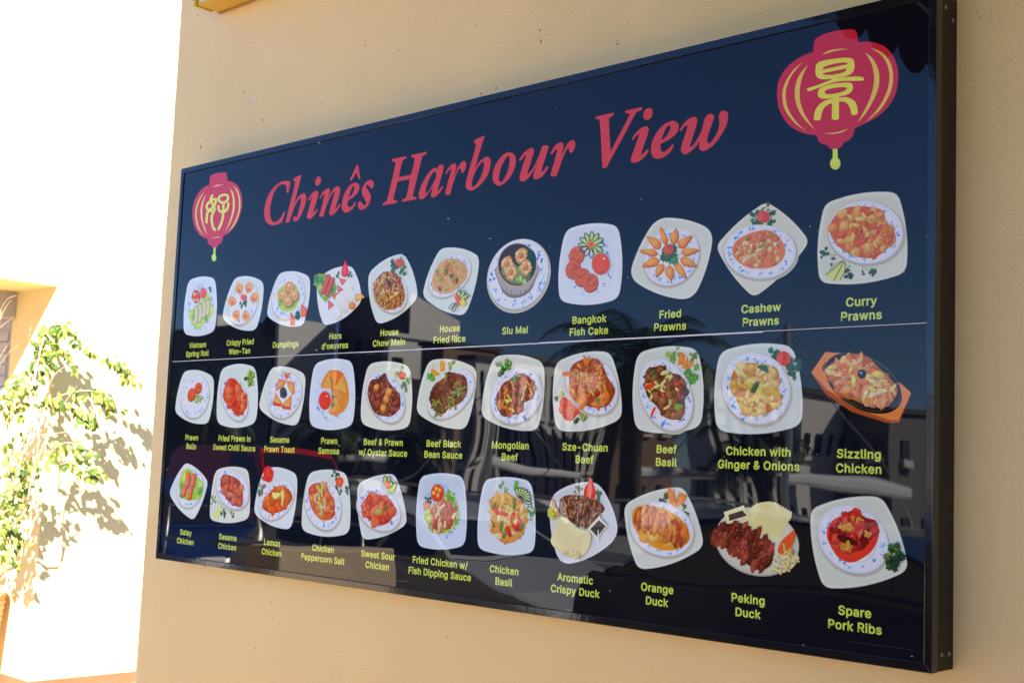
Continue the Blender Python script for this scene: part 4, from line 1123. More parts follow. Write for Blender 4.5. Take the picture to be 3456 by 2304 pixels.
a = Art(560, 850, 3.92, 13)
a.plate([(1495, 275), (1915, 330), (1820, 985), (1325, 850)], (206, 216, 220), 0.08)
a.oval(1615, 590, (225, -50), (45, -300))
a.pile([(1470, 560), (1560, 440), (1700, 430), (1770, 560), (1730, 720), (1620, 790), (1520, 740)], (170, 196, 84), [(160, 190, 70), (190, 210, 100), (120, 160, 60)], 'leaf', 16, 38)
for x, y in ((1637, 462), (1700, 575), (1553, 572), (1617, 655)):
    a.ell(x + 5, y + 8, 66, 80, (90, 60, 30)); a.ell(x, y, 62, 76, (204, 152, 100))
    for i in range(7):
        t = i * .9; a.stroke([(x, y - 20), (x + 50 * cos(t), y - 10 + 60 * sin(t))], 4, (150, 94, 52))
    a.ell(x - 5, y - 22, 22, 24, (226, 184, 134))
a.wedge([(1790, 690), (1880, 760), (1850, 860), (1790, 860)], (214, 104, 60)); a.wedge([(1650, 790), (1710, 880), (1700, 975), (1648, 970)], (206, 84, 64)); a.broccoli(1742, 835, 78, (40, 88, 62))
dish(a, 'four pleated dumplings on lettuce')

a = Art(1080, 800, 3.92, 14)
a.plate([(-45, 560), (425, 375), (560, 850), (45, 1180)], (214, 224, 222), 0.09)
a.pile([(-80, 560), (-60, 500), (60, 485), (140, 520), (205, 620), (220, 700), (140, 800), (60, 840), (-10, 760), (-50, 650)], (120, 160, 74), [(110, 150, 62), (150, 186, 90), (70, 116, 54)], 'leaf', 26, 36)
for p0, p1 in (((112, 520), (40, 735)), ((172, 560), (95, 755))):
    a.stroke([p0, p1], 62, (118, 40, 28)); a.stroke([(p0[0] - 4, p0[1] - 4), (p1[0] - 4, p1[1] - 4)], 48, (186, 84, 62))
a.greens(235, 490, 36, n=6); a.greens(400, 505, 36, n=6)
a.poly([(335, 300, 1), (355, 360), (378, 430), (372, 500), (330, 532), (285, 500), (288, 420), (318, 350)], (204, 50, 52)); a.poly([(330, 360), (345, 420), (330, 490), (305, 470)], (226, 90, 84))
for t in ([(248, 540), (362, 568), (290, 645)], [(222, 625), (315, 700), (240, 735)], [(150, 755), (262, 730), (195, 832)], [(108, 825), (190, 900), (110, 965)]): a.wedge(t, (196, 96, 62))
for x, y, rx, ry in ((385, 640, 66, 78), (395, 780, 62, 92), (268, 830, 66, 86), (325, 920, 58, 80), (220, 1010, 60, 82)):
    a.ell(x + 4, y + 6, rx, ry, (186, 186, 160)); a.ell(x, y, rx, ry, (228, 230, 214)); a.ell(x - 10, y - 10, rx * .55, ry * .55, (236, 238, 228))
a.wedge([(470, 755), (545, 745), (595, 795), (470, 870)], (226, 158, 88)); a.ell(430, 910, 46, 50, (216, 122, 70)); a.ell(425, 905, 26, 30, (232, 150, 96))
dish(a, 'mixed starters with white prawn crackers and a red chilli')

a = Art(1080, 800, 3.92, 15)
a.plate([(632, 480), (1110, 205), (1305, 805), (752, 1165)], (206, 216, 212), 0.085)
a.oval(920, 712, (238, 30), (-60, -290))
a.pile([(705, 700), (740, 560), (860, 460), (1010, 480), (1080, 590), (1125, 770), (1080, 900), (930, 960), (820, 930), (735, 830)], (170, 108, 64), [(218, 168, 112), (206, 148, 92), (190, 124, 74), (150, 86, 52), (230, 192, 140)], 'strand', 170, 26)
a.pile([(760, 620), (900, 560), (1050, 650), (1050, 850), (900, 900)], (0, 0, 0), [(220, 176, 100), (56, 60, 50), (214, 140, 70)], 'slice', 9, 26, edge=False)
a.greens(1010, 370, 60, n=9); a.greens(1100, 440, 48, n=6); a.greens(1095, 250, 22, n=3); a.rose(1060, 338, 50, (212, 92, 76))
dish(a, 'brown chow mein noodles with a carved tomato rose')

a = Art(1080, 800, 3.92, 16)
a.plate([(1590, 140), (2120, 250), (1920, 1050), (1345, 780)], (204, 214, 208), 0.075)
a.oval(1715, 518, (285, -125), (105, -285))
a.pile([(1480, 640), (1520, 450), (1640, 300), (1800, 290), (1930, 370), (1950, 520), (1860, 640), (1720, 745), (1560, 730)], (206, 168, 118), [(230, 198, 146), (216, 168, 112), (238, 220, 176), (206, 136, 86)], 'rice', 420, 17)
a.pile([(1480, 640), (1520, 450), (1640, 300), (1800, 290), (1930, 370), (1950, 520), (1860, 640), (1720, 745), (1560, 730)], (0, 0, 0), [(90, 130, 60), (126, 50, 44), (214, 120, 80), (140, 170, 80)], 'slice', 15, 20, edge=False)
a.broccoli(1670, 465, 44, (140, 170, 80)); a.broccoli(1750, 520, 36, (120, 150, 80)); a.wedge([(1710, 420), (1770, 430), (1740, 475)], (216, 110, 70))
a.loops(1870, 830, 130, 3, -1.7, -0.5); a.loops(1830, 870, 130, 2, 2.0, 2.5); a.wedge([(1830, 740), (1870, 790), (1880, 900), (1850, 920), (1800, 800)], (222, 92, 58)); a.ell(1905, 870, 36, 50, (216, 196, 96))
dish(a, 'fried rice with cucumber fans on the plate rim')

a = Art(1600, 740, 3.92, 17)
a.oval(575, 728, (412, -60), (70, -466), well=0.0001)
a.poly([(305, 620), (345, 880), (400, 980), (470, 1030), (545, 1042), (640, 1020), (740, 950), (800, 840), (835, 600)], (156, 140, 134), g=0.62)
a.poly([(310, 620), (350, 860), (410, 950), (480, 990), (560, 1000), (650, 975), (740, 900), (800, 800), (835, 600)], (168, 156, 150))
for i in range(7): a.stroke([(370 + i * 62, 900 + 50 * sin(i * .5)), (380 + i * 60, 990 + 40 * sin(i * .5))], 8, (120, 108, 108))
a.ell(573, 610, 264, 296, (196, 172, 160), rot=0.12, n=34); a.ell(574, 600, 250, 278, (58, 44, 36), rot=0.12, n=34)
a.pile([(360, 680), (480, 560), (600, 640), (760, 700), (700, 820), (560, 860), (430, 800)], (120, 140, 80), [(140, 160, 90), (170, 186, 120), (90, 110, 60)], 'leaf', 16, 40)
a.shade([(700, 380), (800, 440), (822, 600), (760, 760), (720, 560)], (30, 66, 48), 1)
for x, y in ((622, 482), (440, 595), (690, 640), (490, 706)):
    a._piece('chunk', a.p(x + 4, y + 10), a.k(x, y) * 92, (196, 140, 84), 1.3)
    for i in range(9):
        t = i * 0.7; a._piece('chunk', a.p(x + 56 * cos(t), y + 60 * sin(t)), a.k(x, y) * 30, ((226, 176, 116), (214, 150, 90), (232, 190, 138))[i % 3], t)
    a._piece('chunk', a.p(x, y - 8), a.k(x, y) * 44, (224, 126, 72), .4); a._piece('chunk', a.p(x + 10, y + 12), a.k(x, y) * 26, (210, 96, 56), 1.4); a.ell(x - 8, y - 24, 15, 16, (150, 164, 90))
dish(a, 'siu mai dumplings in a round steamer')

a = Art(1600, 740, 3.92, 18)
a.plate([(1205, 130), (1915, 75), (1925, 1060), (1120, 1090)], WB, 0.07)
a.oval(1530, 622, (345, -35), (30, -425), rimless=True)
for x, y in ((1355, 480), (1310, 660), (1430, 768), (1540, 840)):
    for q in (1.07, 1.0):
        a.ell(x + (4 if q > 1 else 0), y + (6 if q > 1 else 0), 98 * q, 122 * q, (120, 50, 34) if q > 1 else (188, 92, 60), rot=.2, n=13)
    a.pile([(x - 80, y), (x, y - 100), (x + 80, y), (x, y + 100)], (0, 0, 0), [(206, 112, 74), (168, 74, 48), (190, 90, 60)], 'chunk', 9, 26, edge=False)
a.loops(1555, 340, 175, 12, 0, 5.8)
a.poly([(1548, 250, 1), (1580, 310), (1640, 330, 1), (1575, 365), (1535, 420, 1), (1515, 355), (1460, 330, 1), (1530, 310)], (222, 122, 70)); a.ell(1550, 335, 26, 26, (200, 84, 50))
a.sauce(1682, 590, 112, 136, (206, 78, 50))
dish(a, 'browned fish cakes with a bowl of red sauce')

a = Art(2100, 660, 3.2667, 19)
a.plate([(375, 238), (1020, 385), (780, 1165), (62, 905)], (204, 208, 196), 0.07, 0.4)
a.oval(538, 676, (315, -60), (50, -320))
for i in range(11):
    t = -pi / 2 + 0.25 + i * 2 * pi / 11
    x, y = 520 + 215 * cos(t), 648 + 205 * sin(t)
    dx, dy = cos(t), sin(t)
    nx, ny = -dy, dx
    w = 48 + 8 * sin(i * 3)
    pts = [(x - dx * 85, y - dy * 85), (x - dx * 40 + nx * w, y - dy * 40 + ny * w), (x + dx * 30 + nx * w * .8, y + dy * 30 + ny * w * .8), (x + dx * 100 + nx * 26 * sin(i * 2), y + dy * 92 + ny * 20), (x + dx * 112, y + dy * 104), (x + dx * 30 - nx * w * .6, y + dy * 30 - ny * w * .6), (x - dx * 40 - nx * w * .8, y - dy * 40 - ny * w * .8)]
    a.poly([(u + 7, v + 9) for u, v in pts], (128, 60, 28)); a.poly(pts, (216, 124, 56)); a.poly([(x + (u - x) * .55 - 6, y + (v - y) * .6 - 8) for u, v in pts], (236, 156, 84))
a.greens(525, 655, 100, n=16, spread=0.75); a.greens(520, 640, 60, n=10); a.stroke([(520, 750), (580, 690), (650, 640)], 7, (130, 160, 100)); a.rose(508, 592, 56, (206, 90, 66))
dish(a, 'a star of fried prawns around green leaves')

a = Art(2100, 660, 3.2667, 20)
a.plate([(1020, 560), (1590, 55), (2080, 505), (1450, 1140)], (206, 206, 190), 0.055, 0.22)
a.greens(1480, 255, 75, n=10); a.greens(1640, 260, 66, n=8); a.greens(1575, 130, 44, n=5); a.rose(1556, 230, 64, (214, 86, 66))
a.oval(1512, 620, (408, 10), (10, -300))
a.pile([(1215, 600), (1270, 490), (1460, 400), (1640, 390), (1760, 500), (1800, 620), (1740, 740), (1600, 800), (1380, 790), (1250, 700)], (206, 130, 84), [(228, 176, 130), (210, 116, 72), (232, 196, 158), (196, 98, 62), (222, 150, 106)], 'chunk', 70, 30)
for x, y in ((1375, 482), (1665, 445), (1562, 520), (1525, 562), (1612, 562), (1432, 632)): a.ell(x, y, 17, 17, (112, 142, 70))
dish(a, 'cashew prawns on a diamond-shaped plate')

a = Art(2650, 620, 3.2667, 21)
a.plate([(425, 212), (1250, 85), (1345, 990), (370, 1100)], (204, 206, 192), 0.065, 0.22)
for p0, p1, p2 in (((660, 830), (560, 790), (450, 780)), ((650, 840), (540, 900), (460, 1000)), ((650, 850), (700, 950), (700, 1030)), ((760, 860), (880, 930), (950, 980)), ((860, 900), (850, 960), (850, 1000))):
    a.stroke([p0, p1, p2], 6, (96, 120, 80))
a.poly([(640, 850), (660, 960), (590, 1065), (520, 1060), (450, 1000)], (190, 196, 120))
a.stroke([(640, 845), (540, 930), (445, 1005)], 9, (50, 70, 44)); a.stroke([(640, 860), (590, 970), (535, 1068)], 9, (50, 70, 44)); a.stroke([(655, 860), (660, 960), (605, 1062)], 9, (50, 70, 44))
a.greens(430, 770, 52, (56, 92, 62), 8); a.greens(535, 800, 36, (56, 92, 62), 5); a.greens(700, 1005, 52, (50, 84, 58), 8); a.greens(700, 930, 32, (60, 96, 66), 4); a.greens(850, 985, 28, (56, 92, 62), 4); a.greens(955, 980, 44, (50, 84, 58), 7); a.greens(525, 895, 30, (80, 116, 80), 4)
a.oval(880, 538, (420, 75), (75, -340))
a.pile([(490, 480), (600, 310), (780, 250), (1060, 285), (1110, 400), (1205, 530), (1190, 650), (1040, 790), (920, 822), (740, 790), (560, 660)], (190, 100, 48), [(216, 132, 66), (200, 110, 52), (228, 158, 92), (190, 92, 44)], 'chunk', 52, 52)
a.pile([(560, 380), (1050, 300), (1150, 600), (900, 780), (600, 600)], (0, 0, 0), [(226, 168, 98), (222, 160, 90), (196, 78, 54)], 'slice', 12, 40, edge=False)
dish(a, 'orange curry prawns with parsley on the rim')

# row two
a = Art(560, 1200, 3.92, 22)
a.plate([(235, 200), (640, 280), (565, 905), (112, 752)], (208, 220, 214), 0.075)
a.oval(385, 542, (190, -35), (35, -285), well=0.52)
for x, y, rx, ry in ((428, 428, 46, 76), (340, 515, 52, 90)):
    a.ell(x + 5, y + 7, rx, ry, (110, 40, 24), rot=.2); a.ell(x, y, rx, ry, (196, 84, 48), rot=.2)
    a.pile([(x - 30, y), (x, y - 60), (x + 30, y), (x, y + 60)], (0, 0, 0), [(216, 104, 62), (170, 62, 34)], 'chunk', 8, 16, edge=False)
a.loops(400, 520, 110, 3, 0.5, 1.5)
dish(a, 'two prawn balls on an oval plate')

a = Art(560, 1200, 3.92, 23)
a.plate([(730, 165), (1190, 145), (1195, 895), (672, 900)], (208, 220, 214), 0.075)
a.broccoli(1105, 280, 84, (150, 186, 72)); a.broccoli(1120, 360, 60, (160, 190, 80)); a.broccoli(1060, 300, 40, (60, 100, 60))
a.oval(905, 560, (185, 70), (-75, -300))
a.pile([(780, 420), (825, 310), (925, 315), (1030, 470), (1080, 600), (1060, 710), (950, 800), (860, 700), (760, 560)], (190, 66, 36), [(222, 92, 58), (206, 72, 44), (230, 120, 84), (186, 58, 36)], 'chunk', 24, 46)
dish(a, 'red chilli prawns with broccoli at the corner')

a = Art(560, 1200, 3.92, 24)
a.plate([(1398, 145), (1855, 245), (1745, 935), (1218, 695)], (212, 218, 208), 0.07)
a.oval(1570, 530, (230, -55), (60, -300))
for t in ([(1490, 300), (1590, 325), (1575, 370), (1510, 420), (1448, 465)], [(1600, 330), (1700, 350), (1703, 480), (1668, 515), (1610, 400)], [(1452, 480), (1535, 620), (1522, 668), (1415, 650)], [(1662, 515), (1652, 705), (1540, 695), (1532, 645)]):
    a.poly([(u + 5, v + 8) for u, v in t], (150, 70, 44), smooth=False); a.wedge(t, (222, 140, 84))
a.poly([(1415, 605), (1525, 640), (1522, 668), (1415, 650)], (176, 66, 46), smooth=False); a.poly([(1530, 650), (1650, 680), (1650, 705), (1540, 695)], (186, 76, 50), smooth=False)
a.poly([(1560, 410), (1600, 470), (1600, 540), (1560, 560), (1520, 540), (1510, 450)], (58, 62, 70))
a.pile([(1560, 410), (1600, 470), (1600, 540), (1560, 560), (1520, 540), (1510, 450)], (0, 0, 0), [(40, 44, 50), (84, 90, 96)], 'shred', 24, 18, edge=False)
for i in range(9): a.stroke([(1600, 315), (1552 + i * 13, 215 + 30 * abs(sin(i * 2)))], 9, (226, 104, 70))
dish(a, 'sesame prawn toast triangles in a diamond')

a = Art(1030, 1200, 3.92, 25)
a.plate([(118, 100), (630, 65), (635, 930), (58, 935)], (204, 214, 228), 0.07)
a.oval(350, 530, (235, -15), (20, -370), rimless=True)
a.poly([(214, 425), (230, 330), (310, 205), (420, 190), (505, 240), (565, 400), (578, 580), (520, 720), (400, 792), (312, 750), (335, 680), (350, 520), (330, 440)], (204, 132, 62))
for q, c in (([(214, 425), (320, 200), (345, 430)], (214, 148, 78)), ([(320, 205), (415, 205), (345, 430)], (196, 120, 56)), ([(420, 195), (505, 245), (385, 430)], (206, 110, 54)), ([(510, 255), (560, 500), (390, 435)], (220, 156, 84)), ([(385, 445), (565, 520), (520, 700)], (202, 132, 66)), ([(375, 460), (500, 690), (330, 760)], (216, 142, 74))):
    a.poly(q, c, smooth=False)
    a.stroke([q[0], q[1]], 4, (140, 76, 32))
a.pile([(230, 400), (320, 230), (480, 250), (560, 480), (500, 700), (360, 750)], (0, 0, 0), [(186, 108, 50), (230, 172, 100)], 'chunk', 18, 13, edge=False)
a.greens(368, 345, 26, (70, 116, 60), 4); a.greens(370, 560, 22, (70, 116, 60), 4); a.greens(372, 650, 30, (90, 140, 66), 5); a.stroke([(368, 350), (358, 480), (375, 680)], 9, (70, 110, 60)); a.stroke([(365, 560), (430, 530)], 7, (70, 110, 60))
a.sauce(264, 592, 76, 116, (206, 54, 38))
dish(a, 'a fan of golden samosas beside red sauce')

a = Art(1030, 1200, 3.92, 26)
a.plate([(828, 105), (1392, 135), (1385, 955), (730, 905)], (212, 218, 202), 0.07)
a.greens(1255, 190, 60, (130, 156, 96), 8); a.greens(1330, 390, 66, (110, 140, 96), 9); a.greens(1380, 310, 34, (140, 160, 110), 5); a.rose(1282, 258, 50, (206, 88, 58))
a.oval(1060, 550, (262, 90), (-80, -335))
fp = [(830, 480), (870, 330), (960, 300), (1060, 230), (1100, 330), (1170, 420), (1250, 520), (1260, 680), (1160, 790), (1050, 800), (930, 760), (860, 640)]
a.pile(fp, (110, 54, 40), BRN + [(160, 90, 70)], 'chunk', 90, 24)
for x, y in ((952, 415), (1120, 480), (1082, 570), (1040, 695)): a._piece('chunk', a.p(x, y), a.k(x, y) * 50, (208, 128, 58), .5); a.ell(x - 4, y - 4, 22, 30, (226, 154, 84))
dish(a, 'brown beef with orange prawns in oyster sauce')

a = Art(1030, 1200, 3.92, 27)
a.plate([(1635, 50), (2278, 160), (2130, 985), (1460, 755)], (210, 216, 200), 0.07)
a.greens(1940, 120, 52, (120, 156, 84), 7); a.greens(1655, 290, 62, (96, 146, 66), 9)
for t in ([(1800, 60), (1850, 100), (1848, 200), (1790, 210), (1785, 100)], [(1660, 175), (1720, 190), (1790, 250), (1730, 270), (1680, 240)]): a.wedge(t, (226, 138, 46))
a.stroke([(1838, 40), (1850, 120)], 8, (230, 150, 60)); a.stroke([(1690, 115), (1700, 180)], 8, (230, 150, 60))
a.oval(1928, 512, (250, -300), (190, 145))
fp = [(1650, 560), (1700, 400), (1840, 290), (1880, 220), (2030, 240), (2130, 290), (2145, 480), (2060, 620), (1900, 700), (1850, 760), (1760, 765), (1680, 680)]
a.pile(fp, (104, 54, 34), [(138, 78, 50), (116, 60, 40), (160, 98, 62), (84, 44, 34)], 'chunk', 66, 30)
a.pile(fp, (0, 0, 0), [(120, 130, 56), (96, 112, 50), (140, 146, 74)], 'strand', 20, 40, edge=False)
dish(a, 'black bean beef with green pepper strips')

a = Art(1580, 1180, 3.92, 28)
a.plate([(335, 78), (1010, 160), (925, 1080), (162, 885)], (206, 210, 198), 0.07)
a.broccoli(445, 290, 88, (74, 112, 52)); a.broccoli(520, 190, 84, (120, 164, 66)); a.broccoli(410, 190, 50, (130, 160, 74))
a.oval(632, 610, (235, -320), (262, 198))
fp = [(380, 640), (460, 450), (600, 380), (690, 310), (800, 350), (885, 480), (860, 640), (750, 700), (740, 810), (640, 850), (480, 885), (400, 800)]
a.pile(fp, (130, 62, 42), [(164, 86, 60), (146, 72, 50), (182, 108, 76), (120, 54, 38)], 'chunk', 40, 46)
a.pile([(400, 700), (540, 640), (560, 740), (420, 800)], (0, 0, 0), [(214, 128, 62), (222, 142, 72)], 'shred', 18, 50, edge=False)
a.pile(fp, (0, 0, 0), [(220, 160, 84), (206, 186, 84), (66, 74, 50)], 'shred', 14, 50, edge=False)
a.poly([(500, 655), (585, 645), (588, 685), (505, 695)], (188, 190, 84), smooth=False); a.poly([(555, 400), (640, 345), (700, 400), (640, 420)], (96, 112, 62))
dish(a, 'mongolian beef with carrot shreds and broccoli')

a = Art(1580, 1180, 3.92, 29)
a.plate([(1148, 160), (1890, 18), (2045, 920), (1160, 1075)], (206, 210, 200), 0.07)
a.broccoli(1180, 640, 44, (60, 100, 56)); a.broccoli(1235, 590, 50, (196, 200, 96)); a.broccoli(1440, 940, 56, (66, 104, 56)); a.broccoli(1520, 890, 76, (150, 160, 70))
for x, y, r in ((1270, 700, 62), (1360, 720, 56), (1250, 790, 52), (1340, 830, 96), (1430, 790, 60)): a.ell(x, y, r, r * 1.2, (206, 66, 54)); a.ell(x - 8, y - 12, r * .6, r * .7, (220, 92, 76))
for x, y in ((1252, 800), (1345, 780), (1418, 800), (1370, 890), (1255, 850)): a.ell(x, y, 14, 15, (130, 142, 66))
a.oval(1632, 470, (355, 75), (-90, -390))
fp = [(1340, 420), (1370, 220), (1540, 120), (1740, 140), (1850, 370), (1950, 540), (1860, 730), (1720, 770), (1560, 740), (1420, 690), (1335, 560)]
a.pile(fp, (150, 74, 40), [(196, 108, 58), (176, 84, 48), (214, 140, 74), (206, 120, 60), (150, 66, 44)], 'slice', 74, 40)
a.pile([(1350, 480), (1900, 560), (1800, 760), (1440, 720)], (0, 0, 0), [(222, 112, 52), (226, 128, 60)], 'slice', 8, 62, edge=False)
a.pile(fp, (0, 0, 0), [(216, 176, 84), (120, 128, 60), (170, 50, 40)], 'shred', 18, 40, edge=False)
a.poly([(1260, 290), (1370, 295), (1362, 352), (1255, 345)], (212, 104, 50), smooth=False)
dish(a, 'sze-chuan beef heaped over tomato and broccoli')

a = Art(2100, 1150, 3.4841, 30)
a.plate([(172, 135), (895, 85), (935, 1015), (150, 1050)], (204, 210, 200), 0.07)
a.greens(600, 160, 80, (120, 156, 82), 12); a.greens(830, 210, 56, (96, 136, 74), 8); a.greens(810, 400, 90, (96, 142, 66), 14)
for t in ([(700, 130), (745, 170), (720, 280), (655, 280), (668, 170)], [(770, 180), (780, 240), (740, 300), (720, 270)], [(850, 210), (830, 300), (770, 330), (750, 300)], [(730, 270), (780, 300), (750, 340), (700, 310)]): a.wedge(t, (226, 126, 58))
a.oval(508, 632, (190, 405), (262, -150))
fp = [(270, 500), (290, 350), (400, 300), (480, 290), (560, 370), (690, 410), (770, 570), (740, 700), (735, 860), (620, 925), (500, 890), (400, 760), (300, 660)]
a.pile(fp, (96, 54, 30), [(124, 74, 42), (104, 58, 34), (142, 90, 56), (84, 44, 28)], 'chunk', 46, 48)
a.pile(fp, (0, 0, 0), [(206, 60, 40), (196, 184, 110), (76, 110, 52), (214, 196, 130)], 'slice', 22, 30, edge=False)
a.poly([(340, 900), (350, 840), (380, 780), (400, 790), (370, 850), (355, 905)], (200, 60, 38)); a.poly([(620, 790), (640, 740), (710, 750), (720, 780), (650, 810)], (112, 146, 62)); a.poly([(270, 560), (290, 515), (370, 505), (380, 540), (300, 580)], (208, 66, 44))
dish(a, 'dark beef basil with red chilli and herbs')

a = Art(2100, 1150, 3.4841, 31)
a.plate([(1138, 118), (2012, 48), (2125, 1000), (1100, 1062)], (202, 210, 204), 0.065)
a.greens(1790, 170, 80, (44, 88, 60), 12); a.greens(2000, 300, 90, (40, 84, 58), 14); a.greens(1970, 400, 60, (44, 92, 62), 9); a.rose(1896, 200, 80, (216, 78, 66))
a.oval(1566, 560, (412, 40), (-40, -424))
fp = [(1275, 480), (1330, 320), (1450, 260), (1640, 270), (1800, 310), (1850, 420), (1830, 600), (1890, 640), (1840, 760), (1740, 840), (1560, 880), (1430, 860), (1390, 700), (1290, 620)]
a.pile(fp, (180, 122, 58), [(222, 168, 92), (206, 150, 76), (232, 186, 116), (190, 126, 64)], 'chunk', 44, 60)
a.pile(fp, (0, 0, 0), [(230, 190, 112), (220, 166, 86), (210, 180, 120)], 'slice', 24, 50, edge=False)
a.poly([(1520, 600), (1560, 500), (1620, 480), (1600, 560), (1560, 610)], (56, 96, 50)); a.poly([(1590, 300), (1700, 290), (1720, 370), (1660, 350)], (50, 92, 56)); a.poly([(1480, 440), (1560, 450), (1550, 490), (1490, 480)], (200, 196, 104))
dish(a, 'golden chicken with ginger and onions, rose garnish')

a = Art(2650, 1150, 3.1367, 32)
a.poly([(278, 340), (425, 240), (610, 240), (1225, 560), (1332, 560), (1205, 862), (1080, 868), (700, 748), (440, 572)], (150, 74, 36), smooth=False)
a.poly([(278, 332), (425, 118), (620, 130), (1225, 450), (1332, 548), (1200, 835), (1080, 830), (720, 700), (450, 520)], (202, 124, 66), smooth=False)
for i in range(7): a.stroke([(300 + i * 25, 320 - i * 22), (440 + i * 20, 500 - i * 20)], 4, (180, 104, 52))
for i in range(5): a.stroke([(1210 + i * 22, 780 - i * 50), (1120 + i * 26, 820 - i * 50)], 4, (184, 108, 56))
a.ell(440, 275, 44, 60, (112, 60, 40), rot=.5)
a.oval_ = None
a.ell(832, 462, 438, 258, (18, 15, 12), rot=.50, n=40); a.ell(826, 434, 436, 262, (86, 78, 70), rot=.50, n=40); a.ell(826, 436, 428, 254, (30, 25, 20), rot=.50, n=40)
fp = [(440, 400), (470, 250), (600, 190), (700, 140), (860, 160), (1000, 290), (1100, 380), (1190, 510), (1150, 620), (1060, 700), (880, 690), (720, 620), (560, 580), (500, 450)]
a.pile(fp, (170, 96, 48), [(222, 150, 94), (206, 126, 70), (234, 176, 120), (196, 104, 52), (214, 140, 96)], 'slice', 78, 46)
a.pile([(600, 300), (1000, 250), (1100, 550), (800, 640)], (0, 0, 0), [(226, 190, 100), (222, 110, 50), (240, 196, 150)], 'slice', 14, 42, edge=False)
a.ell(818, 352, 46, 50, (44, 30, 34)); a.ell(806, 340, 14, 12, (170, 160, 170))
dish(a, 'sizzling chicken in a black pan on a wooden board')

# row three
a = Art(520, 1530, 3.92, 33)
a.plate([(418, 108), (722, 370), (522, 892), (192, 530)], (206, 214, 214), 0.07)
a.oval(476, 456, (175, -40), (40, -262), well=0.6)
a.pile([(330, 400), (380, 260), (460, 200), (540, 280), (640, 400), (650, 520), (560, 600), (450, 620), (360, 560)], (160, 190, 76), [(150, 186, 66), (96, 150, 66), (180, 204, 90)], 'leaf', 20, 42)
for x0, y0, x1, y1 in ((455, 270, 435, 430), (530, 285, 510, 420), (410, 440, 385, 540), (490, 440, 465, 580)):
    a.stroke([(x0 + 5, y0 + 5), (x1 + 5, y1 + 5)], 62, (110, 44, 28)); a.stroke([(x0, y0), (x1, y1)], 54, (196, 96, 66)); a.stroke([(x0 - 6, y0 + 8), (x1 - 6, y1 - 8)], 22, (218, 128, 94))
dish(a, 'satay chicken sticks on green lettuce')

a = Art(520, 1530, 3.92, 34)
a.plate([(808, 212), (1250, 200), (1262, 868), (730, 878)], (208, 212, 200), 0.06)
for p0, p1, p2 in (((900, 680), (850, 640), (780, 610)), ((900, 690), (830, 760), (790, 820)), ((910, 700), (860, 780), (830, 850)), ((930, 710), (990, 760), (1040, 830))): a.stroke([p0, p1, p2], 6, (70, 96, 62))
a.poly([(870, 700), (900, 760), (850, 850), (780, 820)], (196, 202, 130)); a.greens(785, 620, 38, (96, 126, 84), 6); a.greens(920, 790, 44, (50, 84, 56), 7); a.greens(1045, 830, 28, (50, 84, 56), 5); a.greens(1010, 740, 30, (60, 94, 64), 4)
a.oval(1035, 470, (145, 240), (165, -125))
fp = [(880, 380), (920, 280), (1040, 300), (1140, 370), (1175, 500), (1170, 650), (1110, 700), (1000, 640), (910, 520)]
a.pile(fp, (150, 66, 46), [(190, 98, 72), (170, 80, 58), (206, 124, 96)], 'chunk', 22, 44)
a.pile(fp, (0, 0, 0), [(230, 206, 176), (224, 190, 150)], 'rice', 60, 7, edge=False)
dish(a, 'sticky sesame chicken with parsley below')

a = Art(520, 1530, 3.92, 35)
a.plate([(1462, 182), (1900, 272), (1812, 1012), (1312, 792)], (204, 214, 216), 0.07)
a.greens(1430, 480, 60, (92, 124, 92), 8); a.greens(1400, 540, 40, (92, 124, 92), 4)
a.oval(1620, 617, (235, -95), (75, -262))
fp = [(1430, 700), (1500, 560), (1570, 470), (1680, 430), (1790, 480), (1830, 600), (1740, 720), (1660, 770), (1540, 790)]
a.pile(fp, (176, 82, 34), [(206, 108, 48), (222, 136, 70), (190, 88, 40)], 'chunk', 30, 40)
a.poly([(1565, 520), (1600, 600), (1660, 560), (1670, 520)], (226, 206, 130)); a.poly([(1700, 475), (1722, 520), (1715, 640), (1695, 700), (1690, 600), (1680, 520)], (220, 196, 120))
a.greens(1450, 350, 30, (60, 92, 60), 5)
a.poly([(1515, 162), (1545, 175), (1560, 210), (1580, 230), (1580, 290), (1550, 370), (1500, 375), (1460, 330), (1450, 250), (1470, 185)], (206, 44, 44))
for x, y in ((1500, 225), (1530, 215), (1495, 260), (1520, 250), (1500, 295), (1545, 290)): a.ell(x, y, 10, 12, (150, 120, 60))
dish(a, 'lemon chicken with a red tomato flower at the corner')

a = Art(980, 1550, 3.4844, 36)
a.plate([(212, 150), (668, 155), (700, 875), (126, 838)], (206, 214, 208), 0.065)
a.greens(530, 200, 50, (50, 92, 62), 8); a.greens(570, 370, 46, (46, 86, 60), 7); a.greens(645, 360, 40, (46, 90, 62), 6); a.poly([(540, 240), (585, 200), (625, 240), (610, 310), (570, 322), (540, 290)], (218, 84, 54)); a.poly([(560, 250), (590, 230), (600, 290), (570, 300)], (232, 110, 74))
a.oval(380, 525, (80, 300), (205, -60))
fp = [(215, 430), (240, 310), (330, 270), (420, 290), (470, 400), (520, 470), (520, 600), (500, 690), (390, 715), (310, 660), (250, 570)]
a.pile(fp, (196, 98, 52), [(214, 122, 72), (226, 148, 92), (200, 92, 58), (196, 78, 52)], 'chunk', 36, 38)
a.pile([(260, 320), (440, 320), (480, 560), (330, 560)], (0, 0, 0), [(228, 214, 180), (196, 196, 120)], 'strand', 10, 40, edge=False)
dish(a, 'peppercorn chicken with a carved tomato garnish')

